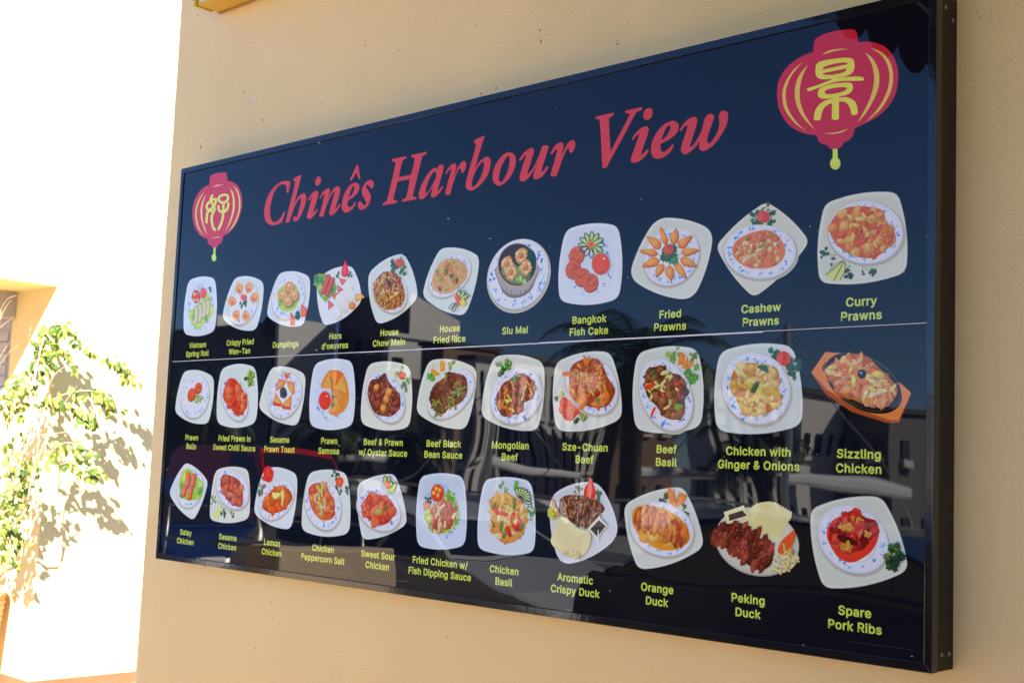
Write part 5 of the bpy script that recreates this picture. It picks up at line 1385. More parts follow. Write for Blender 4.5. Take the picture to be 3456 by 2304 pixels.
a = Art(980, 1550, 3.4844, 37)
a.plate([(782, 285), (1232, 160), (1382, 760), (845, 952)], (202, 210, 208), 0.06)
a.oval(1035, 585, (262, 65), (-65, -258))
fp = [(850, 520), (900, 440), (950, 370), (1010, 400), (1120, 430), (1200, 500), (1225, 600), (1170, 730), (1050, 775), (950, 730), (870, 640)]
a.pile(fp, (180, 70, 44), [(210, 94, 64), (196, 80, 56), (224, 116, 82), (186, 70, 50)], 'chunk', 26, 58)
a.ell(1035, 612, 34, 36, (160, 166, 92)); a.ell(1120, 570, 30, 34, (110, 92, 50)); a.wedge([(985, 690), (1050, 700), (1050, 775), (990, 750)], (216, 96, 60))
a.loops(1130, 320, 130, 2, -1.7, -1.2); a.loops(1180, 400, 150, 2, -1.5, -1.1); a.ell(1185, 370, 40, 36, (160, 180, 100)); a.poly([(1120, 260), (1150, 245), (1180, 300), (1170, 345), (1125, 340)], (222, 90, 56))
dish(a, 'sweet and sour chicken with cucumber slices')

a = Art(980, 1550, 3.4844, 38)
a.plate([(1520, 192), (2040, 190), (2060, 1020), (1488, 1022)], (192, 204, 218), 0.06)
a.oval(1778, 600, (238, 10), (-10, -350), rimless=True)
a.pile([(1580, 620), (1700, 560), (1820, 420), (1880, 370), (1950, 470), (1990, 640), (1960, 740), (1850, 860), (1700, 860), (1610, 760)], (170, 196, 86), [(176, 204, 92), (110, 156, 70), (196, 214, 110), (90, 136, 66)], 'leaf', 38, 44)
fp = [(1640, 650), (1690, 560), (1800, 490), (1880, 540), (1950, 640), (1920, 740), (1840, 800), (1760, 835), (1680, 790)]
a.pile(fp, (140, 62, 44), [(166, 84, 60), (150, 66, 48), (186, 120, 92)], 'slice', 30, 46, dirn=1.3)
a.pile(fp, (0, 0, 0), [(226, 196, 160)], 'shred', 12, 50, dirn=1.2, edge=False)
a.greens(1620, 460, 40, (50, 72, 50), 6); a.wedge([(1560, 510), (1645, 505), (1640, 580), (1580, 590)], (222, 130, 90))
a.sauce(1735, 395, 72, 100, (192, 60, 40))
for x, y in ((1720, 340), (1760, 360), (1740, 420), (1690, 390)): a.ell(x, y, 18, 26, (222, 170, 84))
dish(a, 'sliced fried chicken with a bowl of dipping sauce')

a = Art(1560, 1570, 3.2667, 39)
a.plate([(238, 150), (765, 165), (800, 965), (165, 925)], (200, 210, 218), 0.06)
a.greens(440, 225, 40, (110, 150, 84), 6); a.greens(610, 220, 44, (110, 150, 84), 6); a.greens(495, 275, 34, (100, 140, 80), 5); a.greens(750, 540, 56, (110, 146, 84), 8); a.greens(745, 460, 40, (110, 146, 84), 5)
fp = [(300, 400), (380, 320), (500, 312), (590, 350), (690, 440), (705, 620), (650, 790), (500, 860), (380, 800), (300, 680), (320, 520)]
a.pile(fp, (206, 146, 80), [(226, 182, 116), (218, 160, 88), (234, 200, 146), (206, 132, 66)], 'slice', 54, 42)
a.pile(fp, (0, 0, 0), [(208, 60, 44), (200, 50, 48), (110, 116, 60)], 'slice', 12, 36, edge=False)
a.loops(640, 370, 130, 8, -1.9, 0.4, (34, 56, 40))
dish(a, 'chicken basil on a plain white plate')

a = Art(1560, 1570, 3.2667, 40)
a.plate([(962, 335), (1500, 170), (1740, 775), (1075, 1105)], (204, 208, 212), 0.085, 0.42)
a.greens(1290, 285, 54, (96, 130, 86), 8); a.greens(1520, 350, 54, (84, 124, 84), 8); a.greens(1505, 400, 30, (84, 124, 84), 3)
a.poly([(1418, 130, 1), (1450, 210), (1472, 290), (1465, 360), (1420, 378), (1350, 345), (1345, 270), (1385, 190)], (210, 62, 54)); a.poly([(1415, 190), (1440, 270), (1420, 340), (1380, 320)], (226, 96, 84))
a.pile([(1070, 400), (1130, 335), (1250, 325), (1400, 360), (1500, 395), (1575, 480), (1500, 560), (1400, 695), (1200, 620), (1085, 550)], (110, 62, 40), [(150, 96, 64), (124, 74, 48), (174, 120, 80), (94, 50, 34)], 'shred', 170, 28)
a.poly([(1115, 560), (1290, 690), (1420, 740), (1410, 900), (1300, 1010), (1160, 990), (1000, 870), (1010, 740)], (216, 202, 158))
for i in range(12): a.stroke([(1110 + i * 26, 600 + i * 13), (1060 + i * 24, 800), (1050 + i * 24, 920 + 40 * sin(i * .3))], 5, (196, 176, 122))
a.pile([(1150, 940), (1300, 940), (1320, 1010), (1170, 1000)], (210, 190, 130), [(224, 208, 160), (190, 168, 110)], 'slice', 9, 22)
a.poly([(1520, 556), (1612, 660), (1502, 805), (1388, 702)], (222, 216, 186), smooth=False); a.poly([(1518, 600), (1594, 666), (1502, 785), (1424, 702)], (40, 34, 32), smooth=False)
a.poly([(1512, 700), (1520, 790), (1510, 850), (1502, 790)], (226, 222, 200))
a.wedge([(1008, 345), (1055, 500), (990, 490)], (220, 112, 56)); a.pile([(965, 470), (1060, 470), (1070, 570), (965, 570)], (190, 190, 90), [(196, 196, 80), (220, 110, 50), (170, 176, 80)], 'shred', 22, 24)
dish(a, 'shredded crispy duck with folded pancakes')

a = Art(2060, 1600, 2.8514, 41)
a.plate([(122, 290), (705, 110), (912, 700), (262, 925)], (202, 208, 198), 0.065)
a.greens(500, 240, 52, (46, 88, 54), 9); a.greens(700, 335, 44, (44, 84, 54), 6); a.greens(720, 410, 44, (44, 84, 54), 6)
a.oval(488, 524, (270, 175), (160, -205))
sp = [(210, 450), (240, 320), (400, 300), (560, 350), (700, 450), (768, 590), (720, 680), (600, 728), (470, 720), (340, 650), (260, 560)]
a.poly(sp, (214, 138, 46)); a.pile(sp, (0, 0, 0), [(222, 150, 60), (206, 122, 40), (232, 168, 80)], 'chunk', 10, 60, edge=False)
a.pile([(225, 460), (270, 320), (400, 330), (560, 420), (740, 520), (740, 570), (680, 690), (560, 640), (440, 560), (300, 500)], (150, 74, 34), [(196, 110, 54), (170, 84, 44), (214, 138, 74), (140, 66, 44)], 'slice', 46, 44, dirn=1.35)
for t in ([(555, 130), (610, 160), (640, 260), (625, 320), (580, 280), (555, 190)], [(665, 175), (715, 190), (745, 200), (720, 260), (640, 320), (640, 250)]): a.wedge(t, (222, 122, 56))
for x in (565, 590, 612): a.stroke([(x, 170), (x + (x - 590) * .2, 122)], 6, (226, 130, 60))
dish(a, 'orange duck slices in orange sauce')

a = Art(2060, 1600, 2.8514, 42)
a.ell(1412, 650, 412, 322, (170, 168, 152), rot=.30, n=44); a.ell(1410, 642, 405, 316, (206, 204, 186), rot=.30, n=44); a.ell(1410, 642, 375, 288, (216, 210, 190), rot=.30, n=44)
pk = [(1320, 370), (1400, 285), (1550, 262), (1640, 310), (1745, 385), (1690, 490), (1600, 640), (1440, 560), (1300, 490)]
a.poly(pk, (222, 204, 152))
for i in range(13): a.stroke([(1345 + i * 26, 540 + i * 6), (1420 + i * 24, 400 + i * 3), (1480 + i * 21, 275 + i * 8)], 6, (196, 170, 112))
for i in range(7): a.stroke([(1560 + i * 28, 330 + i * 12), (1590 + i * 25, 275 + i * 15)], 19, (226, 212, 166))
a.pile([(1560, 780), (1780, 760), (1790, 850), (1700, 930), (1580, 900)], (222, 204, 160), [(230, 216, 180), (222, 196, 140)], 'shred', 50, 44)
a.poly([(1095, 362), (1285, 298), (1345, 400), (1128, 486)], (220, 206, 160), smooth=False); a.poly([(1140, 388), (1275, 346), (1318, 395), (1148, 448)], (70, 50, 38), smooth=False)
dk = [(960, 600), (1000, 520), (1080, 480), (1290, 470), (1320, 540), (1445, 560), (1440, 620), (1520, 620), (1570, 700), (1558, 850), (1470, 918), (1360, 890), (1200, 760), (1060, 680), (980, 640)]
a.pile(dk, (74, 30, 22), [(120, 50, 38), (98, 38, 30), (146, 72, 54), (80, 30, 24)], 'slice', 84, 42, dirn=0.95)
a.poly([(1782, 525, 1), (1775, 640), (1700, 762), (1618, 745), (1655, 640)], (208, 84, 46)); a.pile([(1640, 680), (1780, 680), (1760, 770), (1630, 760)], (0, 0, 0), [(222, 98, 52), (230, 126, 80), (196, 196, 120)], 'shred', 14, 36, edge=False)
dish(a, 'peking duck with pancakes and a dark dip')

a = Art(2650, 1620, 2.2929, 43)
a.plate([(188, 218), (752, 118), (965, 700), (290, 842)], (202, 206, 192), 0.065, 0.24)
a.oval(521, 456, (280, 50), (-55, -266))
sp = [(322, 430), (350, 330), (420, 280), (500, 265), (530, 212), (580, 225), (610, 280), (700, 315), (725, 420), (690, 520), (620, 590), (520, 635), (430, 610), (370, 540)]
a.poly(sp, (196, 58, 44))
a.pile([(340, 440), (400, 320), (520, 230), (600, 280), (710, 330), (690, 430), (620, 500), (520, 560), (400, 520)], (150, 34, 30), [(176, 46, 38), (142, 30, 28), (200, 74, 58), (120, 26, 24)], 'chunk', 26, 46)
a.poly([(400, 430), (480, 430), (560, 480), (540, 505), (440, 475)], (70, 14, 16)); a.poly([(580, 450), (650, 370), (640, 460), (600, 520)], (96, 20, 22))
for cx_, cy_, n_ in ((480, 360, 34), (480, 510, 20), (560, 290, 6), (620, 410, 8)):
    a.pile([(cx_ - 60, cy_), (cx_, cy_ - 34), (cx_ + 60, cy_), (cx_, cy_ + 34)], (0, 0, 0), [(222, 160, 74), (206, 140, 60)], 'shred', n_, 22, edge=False)
a.broccoli(860, 530, 66, (70, 104, 46)); a.broccoli(880, 600, 56, (44, 80, 52)); a.broccoli(830, 650, 64, (36, 72, 48)); a.broccoli(800, 590, 40, (110, 130, 60))
dish(a, 'spare ribs in bright red sauce with broccoli')

# dust, flecks and two long scratches on the sheets
a = Art(0, 0, 1, 77)
a.layer = 420
RD = random.Random(12)
W_ = (176, 180, 186)
for x, y, l in ((1075, 481, 7), (1513, 738, 5), (1657, 805, 2), (1857, 832, 3), (2120, 936, 2), (1652, 806, 2), (2164, 672, 2), (1068, 1180, 4), (2735, 764, 2), (2762, 780, 2), (3130, 799, 2), (3052, 918, 4), (1145, 1502, 3), (2060, 1992, 2), (2735, 1500, 3), (2760, 1532, 2), (3112, 1172, 2), (1455, 1945, 4), (3078, 2212, 4), (2712, 2174, 3), (770, 2190, 3)):
    a.stroke([(x, y), (x + l, y + l * .5)], 2.2, W_)
for _ in range(70):
    x = RD.uniform(640, 3100); f = (x - 600) / 2550
    y0 = 585 - 560 * f; y1 = 1860 + 370 * f
    a.ell(x, RD.uniform(y0 + 20, y1 - 10), RD.uniform(.6, 1.5), RD.uniform(.6, 1.5), (120, 126, 136), n=6)
a.stroke([(1102, 1922), (1180, 1933), (1290, 1950), (1384, 1962)], 1.3, (112, 108, 100))
a.stroke([(2868, 2161), (2950, 2174), (3010, 2180), (3086, 2192)], 1.0, (66, 68, 74))
o = a.build('dust', sign); o['kind'] = 'stuff'; child(o)

# ------------------------------------------------------------------ potted ficus in front of the corner
PX, PY = -4.955, 1.637
ft = thing('potted_ficus_tree', 'leafy ficus tree with drooping branches in a ribbed terracotta pot at the left edge', 'tree', (PX, PY, GROUND))
TI = Matrix.Translation((PX, PY, GROUND)).inverted()


def tchild(o, p=None):
    o.matrix_parent_inverse = TI
    return o


prof = [(0.0, 0.0), (0.125, 0.0)]
H_ = 0.635
for i in range(15):
    f = i / 15
    r = 0.125 + 0.070 * f
    z = 0.01 + (H_ - 0.06) * f
    dz = (H_ - 0.06) / 15
    prof += [(r, z), (r + 0.010, z + dz * .35), (r + 0.011, z + dz * .6), (r + 0.002, z + dz * .97)]
prof += [(0.198, H_ - 0.045), (0.207, H_ - 0.03), (0.207, H_ - 0.006), (0.200, H_), (0.178, H_), (0.172, H_ - 0.02), (0.168, H_ - 0.06)]
pot = tchild(MB().lathe([(a, GROUND + b) for a, b in prof], (PX, PY, 0), 48).build('pot', M['terra'], ft, smooth=True))
tchild(MB().lathe([(0.1, GROUND + H_ - 0.055), (0.172, GROUND + H_ - 0.06)], (PX, PY, 0), 32).build('soil', M['soil'], ft))
bm_ = bpy.data.objects['soil'].data
RB = random.Random(21)


def branch(pts, r0, r1, name='branch', m='bark'):
    n = len(pts)
    P = []
    for i in range(n - 1):
        p0 = Vector(pts[max(i - 1, 0)]); p1 = Vector(pts[i]); p2 = Vector(pts[i + 1]); p3 = Vector(pts[min(i + 2, n - 1)])
        for j in range(4):
            t = j / 4
            P.append(0.5 * ((2 * p1) + (p2 - p0) * t + (2 * p0 - 5 * p1 + 4 * p2 - p3) * t * t + (3 * p1 - p0 - 3 * p2 + p3) * t ** 3))
    P.append(Vector(pts[-1]))
    rr = [r0 + (r1 - r0) * i / (len(P) - 1) for i in range(len(P))]
    tchild(MB().tube(P, rr, 6).build(name, M[m], ft, smooth=True))
    return P


def fx(px, py, d):      # a point d metres in front of the far wall's street-end face
    return onX(px, py, FX + d)


def fy(px, py, d):      # a point d metres in front of the recessed face
    return onY(px, py, FY - d)


base = Vector((PX, PY, GROUND + H_ - 0.06))
leafpts = []       # (point, direction, weight)


def leaves_along(P, f0, n, spread, big=1.0, dark=0.25):
    n = int(n * 0.9)
    for i in range(n):
        f = f0 + (1 - f0) * RB.random()
        k = f * (len(P) - 1); a = int(min(k, len(P) - 2)); p = P[a].lerp(P[a + 1], k - a)
        d = (P[a + 1] - P[a]).normalized()
        off = Vector((RB.gauss(0, 1), RB.gauss(0, 1), RB.gauss(-0.4, 0.9))) * spread
        leafpts.append((p + off, d, big * RB.uniform(0.8, 1.15), RB.random() < dark))


# trunk stems
stems = [
    [base, (PX + .02, PY + .0, .95), (PX + .05, PY + .03, 1.35), (PX + .10, PY + .04, 1.75), fy(70, 1250, .30)],
    [base + Vector((.03, .02, 0)), (PX + .10, PY + .05, .95), (PX + .22, PY + .08, 1.3), fy(110, 1400, .25), fy(118, 1230, .28)],
    [base + Vector((-.03, 0, 0)), (PX - .02, PY - .05, 1.0), (PX - .02, PY - .08, 1.5), (PX - .02, PY - .1, 2.0), (PX + .02, PY - .12, 2.35)],
    [base + Vector((.02, -.03, 0)), (PX + .12, PY - .03, .9), fy(70, 1750, .3), fy(110, 1600, .3), fy(135, 1480, .33)],
]
SP = []
for i, s in enumerate(stems):
    SP.append(branch(s, 0.013 if i != 2 else 0.010, 0.004))
# spreading branches, drooping over the sunlit face
br = [
    ([fy(110, 1330, .28), fx(150, 1130, .25), fx(200, 1095, .30), fx(250, 1130, .35), fx(310, 1180, .38), fx(380, 1215, .40), fx(425, 1245, .41), fx(442, 1292, .42)], 95, .022),
    ([fy(115, 1300, .28), fx(150, 1180, .22), fx(165, 1110, .22)], 130, .045),
    ([fy(105, 1480, .28), fx(150, 1380, .25), fx(205, 1335, .28), fx(290, 1318, .30), fx(350, 1330, .32), fx(378, 1362, .33)], 90, .030),
    ([fx(215, 1360, .28), fx(270, 1385, .30), fx(320, 1410, .31)], 46, .028),
    ([fy(100, 1650, .30), fx(150, 1560, .28), fx(200, 1500, .30), fx(255, 1500, .32), fx(300, 1560, .33), fx(335, 1600, .34)], 70, .028),
    ([fx(160, 1590, .28), fx(230, 1560, .3), fx(290, 1590, .32), fx(345, 1590, .33)], 30, .02),
    ([fy(60, 1500, .3), fy(30, 1380, .3), fy(60, 1290, .33), fy(110, 1290, .35)], 80, .05),
    ([fy(50, 1650, .3), fy(20, 1560, .35), fy(-20, 1480, .4)], 50, .06),
    ([fy(60, 1700, .28), fy(70, 1600, .3), fy(90, 1560, .3)], 60, .05),
    ([fy(60, 1760, .28), fy(40, 1690, .3), fy(50, 1640, .3)], 60, .05),
    ([fy(40, 1800, .25), fy(20, 1740, .3), fy(-10, 1700, .3)], 60, .06),
    ([fy(40, 1850, .22), fy(35, 1800, .26), fy(30, 1860, .28), fy(40, 1900, .28)], 46, .035),
    ([fy(30, 1880, .2), fy(0, 1820, .3), fy(-30, 1800, .3)], 50, .06),
    ([fx(170, 1200, .2), fx(215, 1180, .25), fx(260, 1240, .27)], 22, .015),
    ([fy(40, 1420, .3), fy(10, 1330, .35), fy(-30, 1300, .4)], 50, .07),
]
for pts, n, sp in br:
    P = branch(pts, 0.0055, 0.0016)
    leaves_along(P, 0.25, n, sp, dark=0.35)
# pale bare twigs at the upper left
for pts in ([fy(-10, 1150, .3), fy(8, 1020, .3), fy(22, 960, .32)], [fy(5, 1040, .3), fy(25, 1010, .32), fy(55, 997, .34)], [fy(-5, 1110, .3), fy(25, 1085, .3), fy(48, 1068, .3)],
            [fy(-20, 1240, .3), fy(15, 1180, .3), fy(40, 1150, .3)], [fy(-20, 1260, .3), fy(30, 1190, .32), fy(62, 1165, .3)], [fy(-5, 1090, .3), fy(18, 1040, .3), fy(38, 1012, .3)],
            [fy(95, 1140, .3), fy(103, 1120, .3), fy(102, 1100, .3)], [fx(120, 1470, .3), fx(250, 1450, .31), fx(310, 1400, .3)], [fx(125, 1560, .28), fx(180, 1420, .3), fx(260, 1300, .3)],
            [fy(0, 1905, .25), fy(20, 1925, .25), fy(62, 1932, .25)], [fx(130, 1400, .3), fx(180, 1270, .3), fx(250, 1220, .3)], [fx(140, 1640, .3), fx(200, 1600, .3), fx(300, 1620, .31)]):
    branch(pts, 0.003, 0.0009, 'twig')

# leaf shapes: pointed ovals with a fold and a drip tip
LM = []
for v_ in range(3):
    mb = MB()
    L = 0.064; Wd = 0.0150 + 0.002 * v_
    row = []
    nn = 6
    for i in range(nn + 1):
        t = i / nn
        w = Wd * (sin(pi * min(1, t ** 0.8)) ** 0.8) if 0 < t < 1 else 0.0005
        if t > 0.8: w *= 0.55
        dr = -0.006 * (t * 2 - 1) ** 2 - 0.004 * v_ * t
        row.append(((-w, t * L, 0.0045 * (w / Wd) + dr), (0, t * L, dr), (w, t * L, 0.0045 * (w / Wd) + dr)))
    for r_ in row: mb.v += list(r_)
    for i in range(nn):
        for k in range(2):
            a_ = i * 3 + k
            mb.f.append((a_, a_ + 1, a_ + 4, a_ + 3)); mb.c.append(None)
    for mi in ('leaf', 'leaf2', 'leaf3'):
        me = bpy.data.meshes.new('leaf')
        me.from_pydata(mb.v, [], mb.f)
        me.materials.append(M[mi])
        for p in me.polygons: p.use_smooth = True
        LM.append(me)
RB.shuffle(leafpts)
rest = [MB(), MB(), MB()]
cnt = 0
order = sorted(leafpts, key=lambda q: (0 if -4.75 < q[0].x else 1))
for p, d, sc_, dk in order:
    if p.y > FY - 0.01 and p.x < FX + 0.02: continue
    # leaves hang: tip points down and a little outward
    dirv = Vector((RB.gauss(0.1, .5), RB.gauss(0.1, .5), -1.0 + RB.gauss(0, .45))).normalized()
    up = Vector((RB.gauss(.6, .6), RB.gauss(-.9, .6), RB.gauss(.5, .4))).normalized()
    side = dirv.cross(up).normalized(); up = side.cross(dirv)
    mt = Matrix(((side.x, dirv.x, up.x, p.x), (side.y, dirv.y, up.y, p.y), (side.z, dirv.z, up.z, p.z), (0, 0, 0, 1))) @ Matrix.Scale(sc_, 4)
    mi = 2 if dk else RB.choice((0, 1, 1))
    v_ = RB.randrange(3)
    me = LM[v_ * 3 + mi]
    if cnt < 299:
        o = bpy.data.objects.new('leaf', me); COL.objects.link(o); o.parent = ft
        o.matrix_parent_inverse = TI; o.matrix_basis = mt
    else:
        b = rest[mi]; n0 = len(b.v)
        b.v += [tuple(mt @ v.co) for v in me.vertices]
        for f in me.polygons: b.f.append(tuple(n0 + i for i in f.vertices)); b.c.append(None)
    cnt += 1
me = bpy.data.meshes.new('foliage')
V = []; F = []; MI = []
for i, b in enumerate(rest):
    n0 = len(V); V += b.v; F += [tuple(n0 + k for k in f) for f in b.f]; MI += [i] * len(b.f)
me.from_pydata(V, [], F)
for mi in ('leaf', 'leaf2', 'leaf3'): me.materials.append(M[mi])
me.polygons.foreach_set('material_index', MI)
for p in me.polygons: p.use_smooth = True
o = link('foliage', me, None, ft); o['kind'] = 'stuff'; tchild(o)

# ------------------------------------------------------------------ restaurant awning beside the sign (its scalloped edge mirrors in the corner)
M['awning'] = mat('dark_brown_awning_cloth', (0.17, 0.072, 0.02), 0.85, noise=(5, 0.1, 3), trans=0.5)
AX = 1.46
aw = thing('awning', 'dark awning with a scalloped edge over the right half of the menu wall', 'awning', (5, -1.5, 3.0))
AI = Matrix.Translation((5, -1.5, 3.0)).inverted()


def achild(o):
    o.matrix_parent_inverse = AI
    return o


achild(MB().prism([(WALLY - 0.002, 3.62), (-3.0, 3.26), (-3.0, 3.245), (WALLY - 0.002, 3.605)], 'x', AX, 9.0).build('canopy_cloth', M['awning'], aw))
n_ = 13
sc_w = 3.05 / n_
pr = [(WALLY - 0.01, 3.60), ]
for i in range(n_):
    for j in range(1, 9):
        t = j / 8
        pr.append((WALLY - 0.01 - sc_w * (i + t), 3.145 - 0.075 * sin(pi * t) ** 0.7 + 0.0))
pr.append((WALLY - 0.01 - 3.05, 3.25))
achild(MB().prism(pr, 'x', AX - 0.006, AX - 0.001).build('side_valance', M['awning'], aw))
pr = [(AX, 3.25)]
for i in range(30):
    for j in range(1, 7):
        t = j / 6
        pr.append((AX + 0.25 * (i + t), 3.16 - 0.07 * sin(pi * t) ** 0.7))
pr.append((9.0, 3.25))
achild(MB().prism(pr, 'y', -3.012, -3.004).build('front_valance', M['awning'], aw))
achild(MB().box(4.7, 4.706, -3.0, WALLY - 0.02, GROUND + 0.05, 3.25).build('shade_screen', M['awning'], aw))  # added screen out of view, blocks light coming from the right
for x in (AX + 0.03, 4.2, 6.6):
    achild(MB().tube([(x, WALLY - 0.01, 3.55), (x, -1.4, 3.40), (x, -2.98, 3.22)], 0.018, 8).build('arm', M['steel'], aw))

# ------------------------------------------------------------------ low terrace wall by the kerb
M['beige'] = mat('beige_stucco_low_wall', (0.58, 0.45, 0.29), 0.9, noise=(6, 0.08, 4), bump=[(60, 0.004, 3)])
c0 = mir(922, 1850, 2.55)
c1x = mir(842, 1850, 2.55).x
a_ = mir(1330, 1900, 2).x; b_ = mir(1330, 1900, 6).x
Ye = 2 + (c0.x - a_) / (b_ - a_) * 4      # how far the lit flank runs
tw = tag(MB().box(c1x, c0.x, -Ye, -2.55, GROUND, 0.985).build('terrace_wall', M['beige'], bevel=0.02), 'low beige stucco wall standing by the kerb across the pavement', 'low wall')

# ------------------------------------------------------------------ the street that the glossy sign mirrors
RW = random.Random(4)


def xplane(px, X):
    """depth Y at which the mirrored line of sight through px meets the plane x = X"""
    a = mir(px, 1530, 10).x; b = mir(px, 1530, 20).x
    return 10 + (X - a) / (b - a) * 10


def house(label, px0, px1, px2, top, Y, mw, name='building', mside=None, floors=3, cols=4, sidecols=3, roof=None, parapet=0.5, slope=0, tall=False, group=None):
    a = mir(px0, top, Y); b = mir(px1, top, Y)
    Y2 = max(Y + 3, xplane(px2, b.x)) if px2 > px1 + 5 else Y + 9
    z = (a.z + b.z) / 2
    h = thing(name, label, 'building', ((a.x + b.x) / 2, -(Y + Y2) / 2, GROUND), group=group)
    inv = Matrix.Translation(h.location).inverted()

    def c(o, p=None):
        o.matrix_parent_inverse = inv
        return o
    if slope:
        mb = MB().prism([(-Y, GROUND), (-Y2, GROUND), (-Y2, z - slope), (-Y, z)], 'x', a.x, b.x)
    else:
        mb = MB().box(a.x, b.x, -Y2, -Y, GROUND, z)
    wl = c(mb.build('wall', M[mw], h))
    if mside:  # white flank beside a grey front: sun and shade put into the colours
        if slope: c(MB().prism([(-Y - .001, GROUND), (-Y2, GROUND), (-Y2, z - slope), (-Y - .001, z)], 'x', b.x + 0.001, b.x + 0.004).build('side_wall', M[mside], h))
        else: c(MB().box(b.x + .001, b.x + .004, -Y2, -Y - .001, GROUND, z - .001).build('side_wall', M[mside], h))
    if not slope:
        c(MB().box(a.x - .12, b.x + .12, -Y2 - .12, -Y + .12, z, z + 0.16).build('cornice', M[roof or mw], h))
    H = z - 0.6 - slope
    fh = H / floors
    for f in range(floors):
        z0 = GROUND + 0.5 + f * fh
        zt = z0 + fh * (0.86 if tall else 0.55)
        z0 += fh * (0.05 if tall else 0.22)
        for k in range(cols):
            w = (b.x - a.x) / cols
            if RW.random() < 0.12: continue
            x0 = a.x + w * (k + 0.5 - 0.22); x1 = a.x + w * (k + 0.5 + 0.22)
            wf = c(MB().box(x0, x1, -Y + 0.005, -Y + 0.05, z0, zt).build('window', M['window'], h))
            MB().box(x0 - .06, x1 + .06, -Y + 0.002, -Y + 0.12, z0 - 0.12, z0 - 0.005).build('sill', M['whitewall'], wf)
        D = Y2 - Y
        for k in range(sidecols):
            w = D / sidecols
            if RW.random() < 0.12 and not tall: continue
            fr = RW.uniform(0.10, 0.28)
            y0 = -Y - w * (k + 0.5 - fr); y1 = -Y - w * (k + 0.5 + fr)
            wf = c(MB().box(b.x + 0.005, b.x + 0.05, y1, y0, z0, zt).build('window', M['window'], h))
            MB().box(b.x + 0.002, b.x + 0.12, y1 - .06, y0 + .06, z0 - 0.12, z0 - 0.005).build('sill', M['whitewall'], wf)
            if tall: MB().box(b.x + 0.051, b.x + 0.09, (y0 + y1) / 2 - .05, (y0 + y1) / 2 + .05, z0, zt).build('mullion', M['whitewall'], wf)
    return h, a, b, z, Y2, c


h, a, b, z, Y2, c = house('low block, front toned dark for shade, with a parapet at the far left of the mirrored street', 380, 930, 1012, 1122, 30, 'grey_shade_wall', mside='whitewall', floors=2, cols=9, sidecols=1)
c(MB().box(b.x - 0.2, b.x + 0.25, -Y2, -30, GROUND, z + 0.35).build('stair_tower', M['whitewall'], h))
c(MB().box(a.x + 7, a.x + 7.8, -32, -31, z, z + 0.9).build('chimney', M['whitewall'], h))
house('ochre house behind the palms with a plain gable', 1000, 1062, 1095, 1226, 44, 'ochre', floors=2, cols=2, sidecols=1)
house('tall building, front toned dark for shade, with a narrow white sunlit side and a sloping roof', 1150, 1386, 1472, 1000, 34, 'grey_shade_wall', mside='whitewall', floors=4, cols=5, sidecols=1, slope=0.9)
house('white annex in front of the tall dark building', 1296, 1312, 1446, 1132, 31, 'whitewall', floors=4, cols=1, sidecols=3)
house('brown block with a projecting roof ledge among the white ones', 1425, 1500, 1600, 1165, 31.5, 'brownwall', roof='darkroof', floors=3, cols=2, sidecols=3)
house('white block with tall dark glazing near the middle of the street', 1560, 1606, 1745, 1212, 29, 'whitewall', roof='darkroof', floors=3, cols=1, sidecols=4, tall=True)
house('long white building with rows of tall dark window bays', 1690, 1735, 2060, 1212, 25, 'grey_shade_wall', mside='whitewall', floors=3, cols=1, sidecols=9, tall=True)
house('brown terracotta block behind the tall palm', 2040, 2090, 2180, 1262, 27, 'brownwall', roof='darkroof', floors=2, cols=1, sidecols=3)
house('white block with a dark flat roof right of the tall palm', 2330, 2395, 2640, 1268, 25.5, 'whitewall', roof='darkroof', floors=2, cols=1, sidecols=6, tall=True)
house('pale low block at the right end of the mirrored street', 2640, 2700, 2890, 1292, 24, 'whitewall', roof='darkroof', floors=2, cols=1, sidecols=5)
house('far dark warehouse behind the right end of the street', 2860, 3000, 3400, 1352, 26, 'grey_shade_wall', roof='darkroof', floors=2, cols=2, sidecols=4)

# satellite dish on the left roof
p = mir(905, 1104, 30)
sd = thing('satellite_dish', 'dark satellite dish on the roof of the low left block', 'satellite dish', (p.x, p.y, p.z))
MB().lathe([(0.02, 0.16), (0.25, 0.12), (0.45, 0.04), (0.55, -0.06), (0.45, 0.0), (0.02, 0.1)], (0, 0, 0), 20, axis='y').build('dish', M['darkroof'], sd, smooth=True)
MB().tube([(0, 0, -0.9), (0, 0, 0)], 0.05, 8).build('mast', M['darkroof'], sd)

# ---- palms
M['palmtrunk'] = mat('palm_trunk_bark', (0.10, 0.075, 0.05), 0.95, noise=(8, 0.3, 4), bump=[(12, 0.03, 2)])
M['frond'] = mat('palm_frond', (0.035, 0.06, 0.02), 0.5, noise=(2, 0.3, 3), trans=0.2)


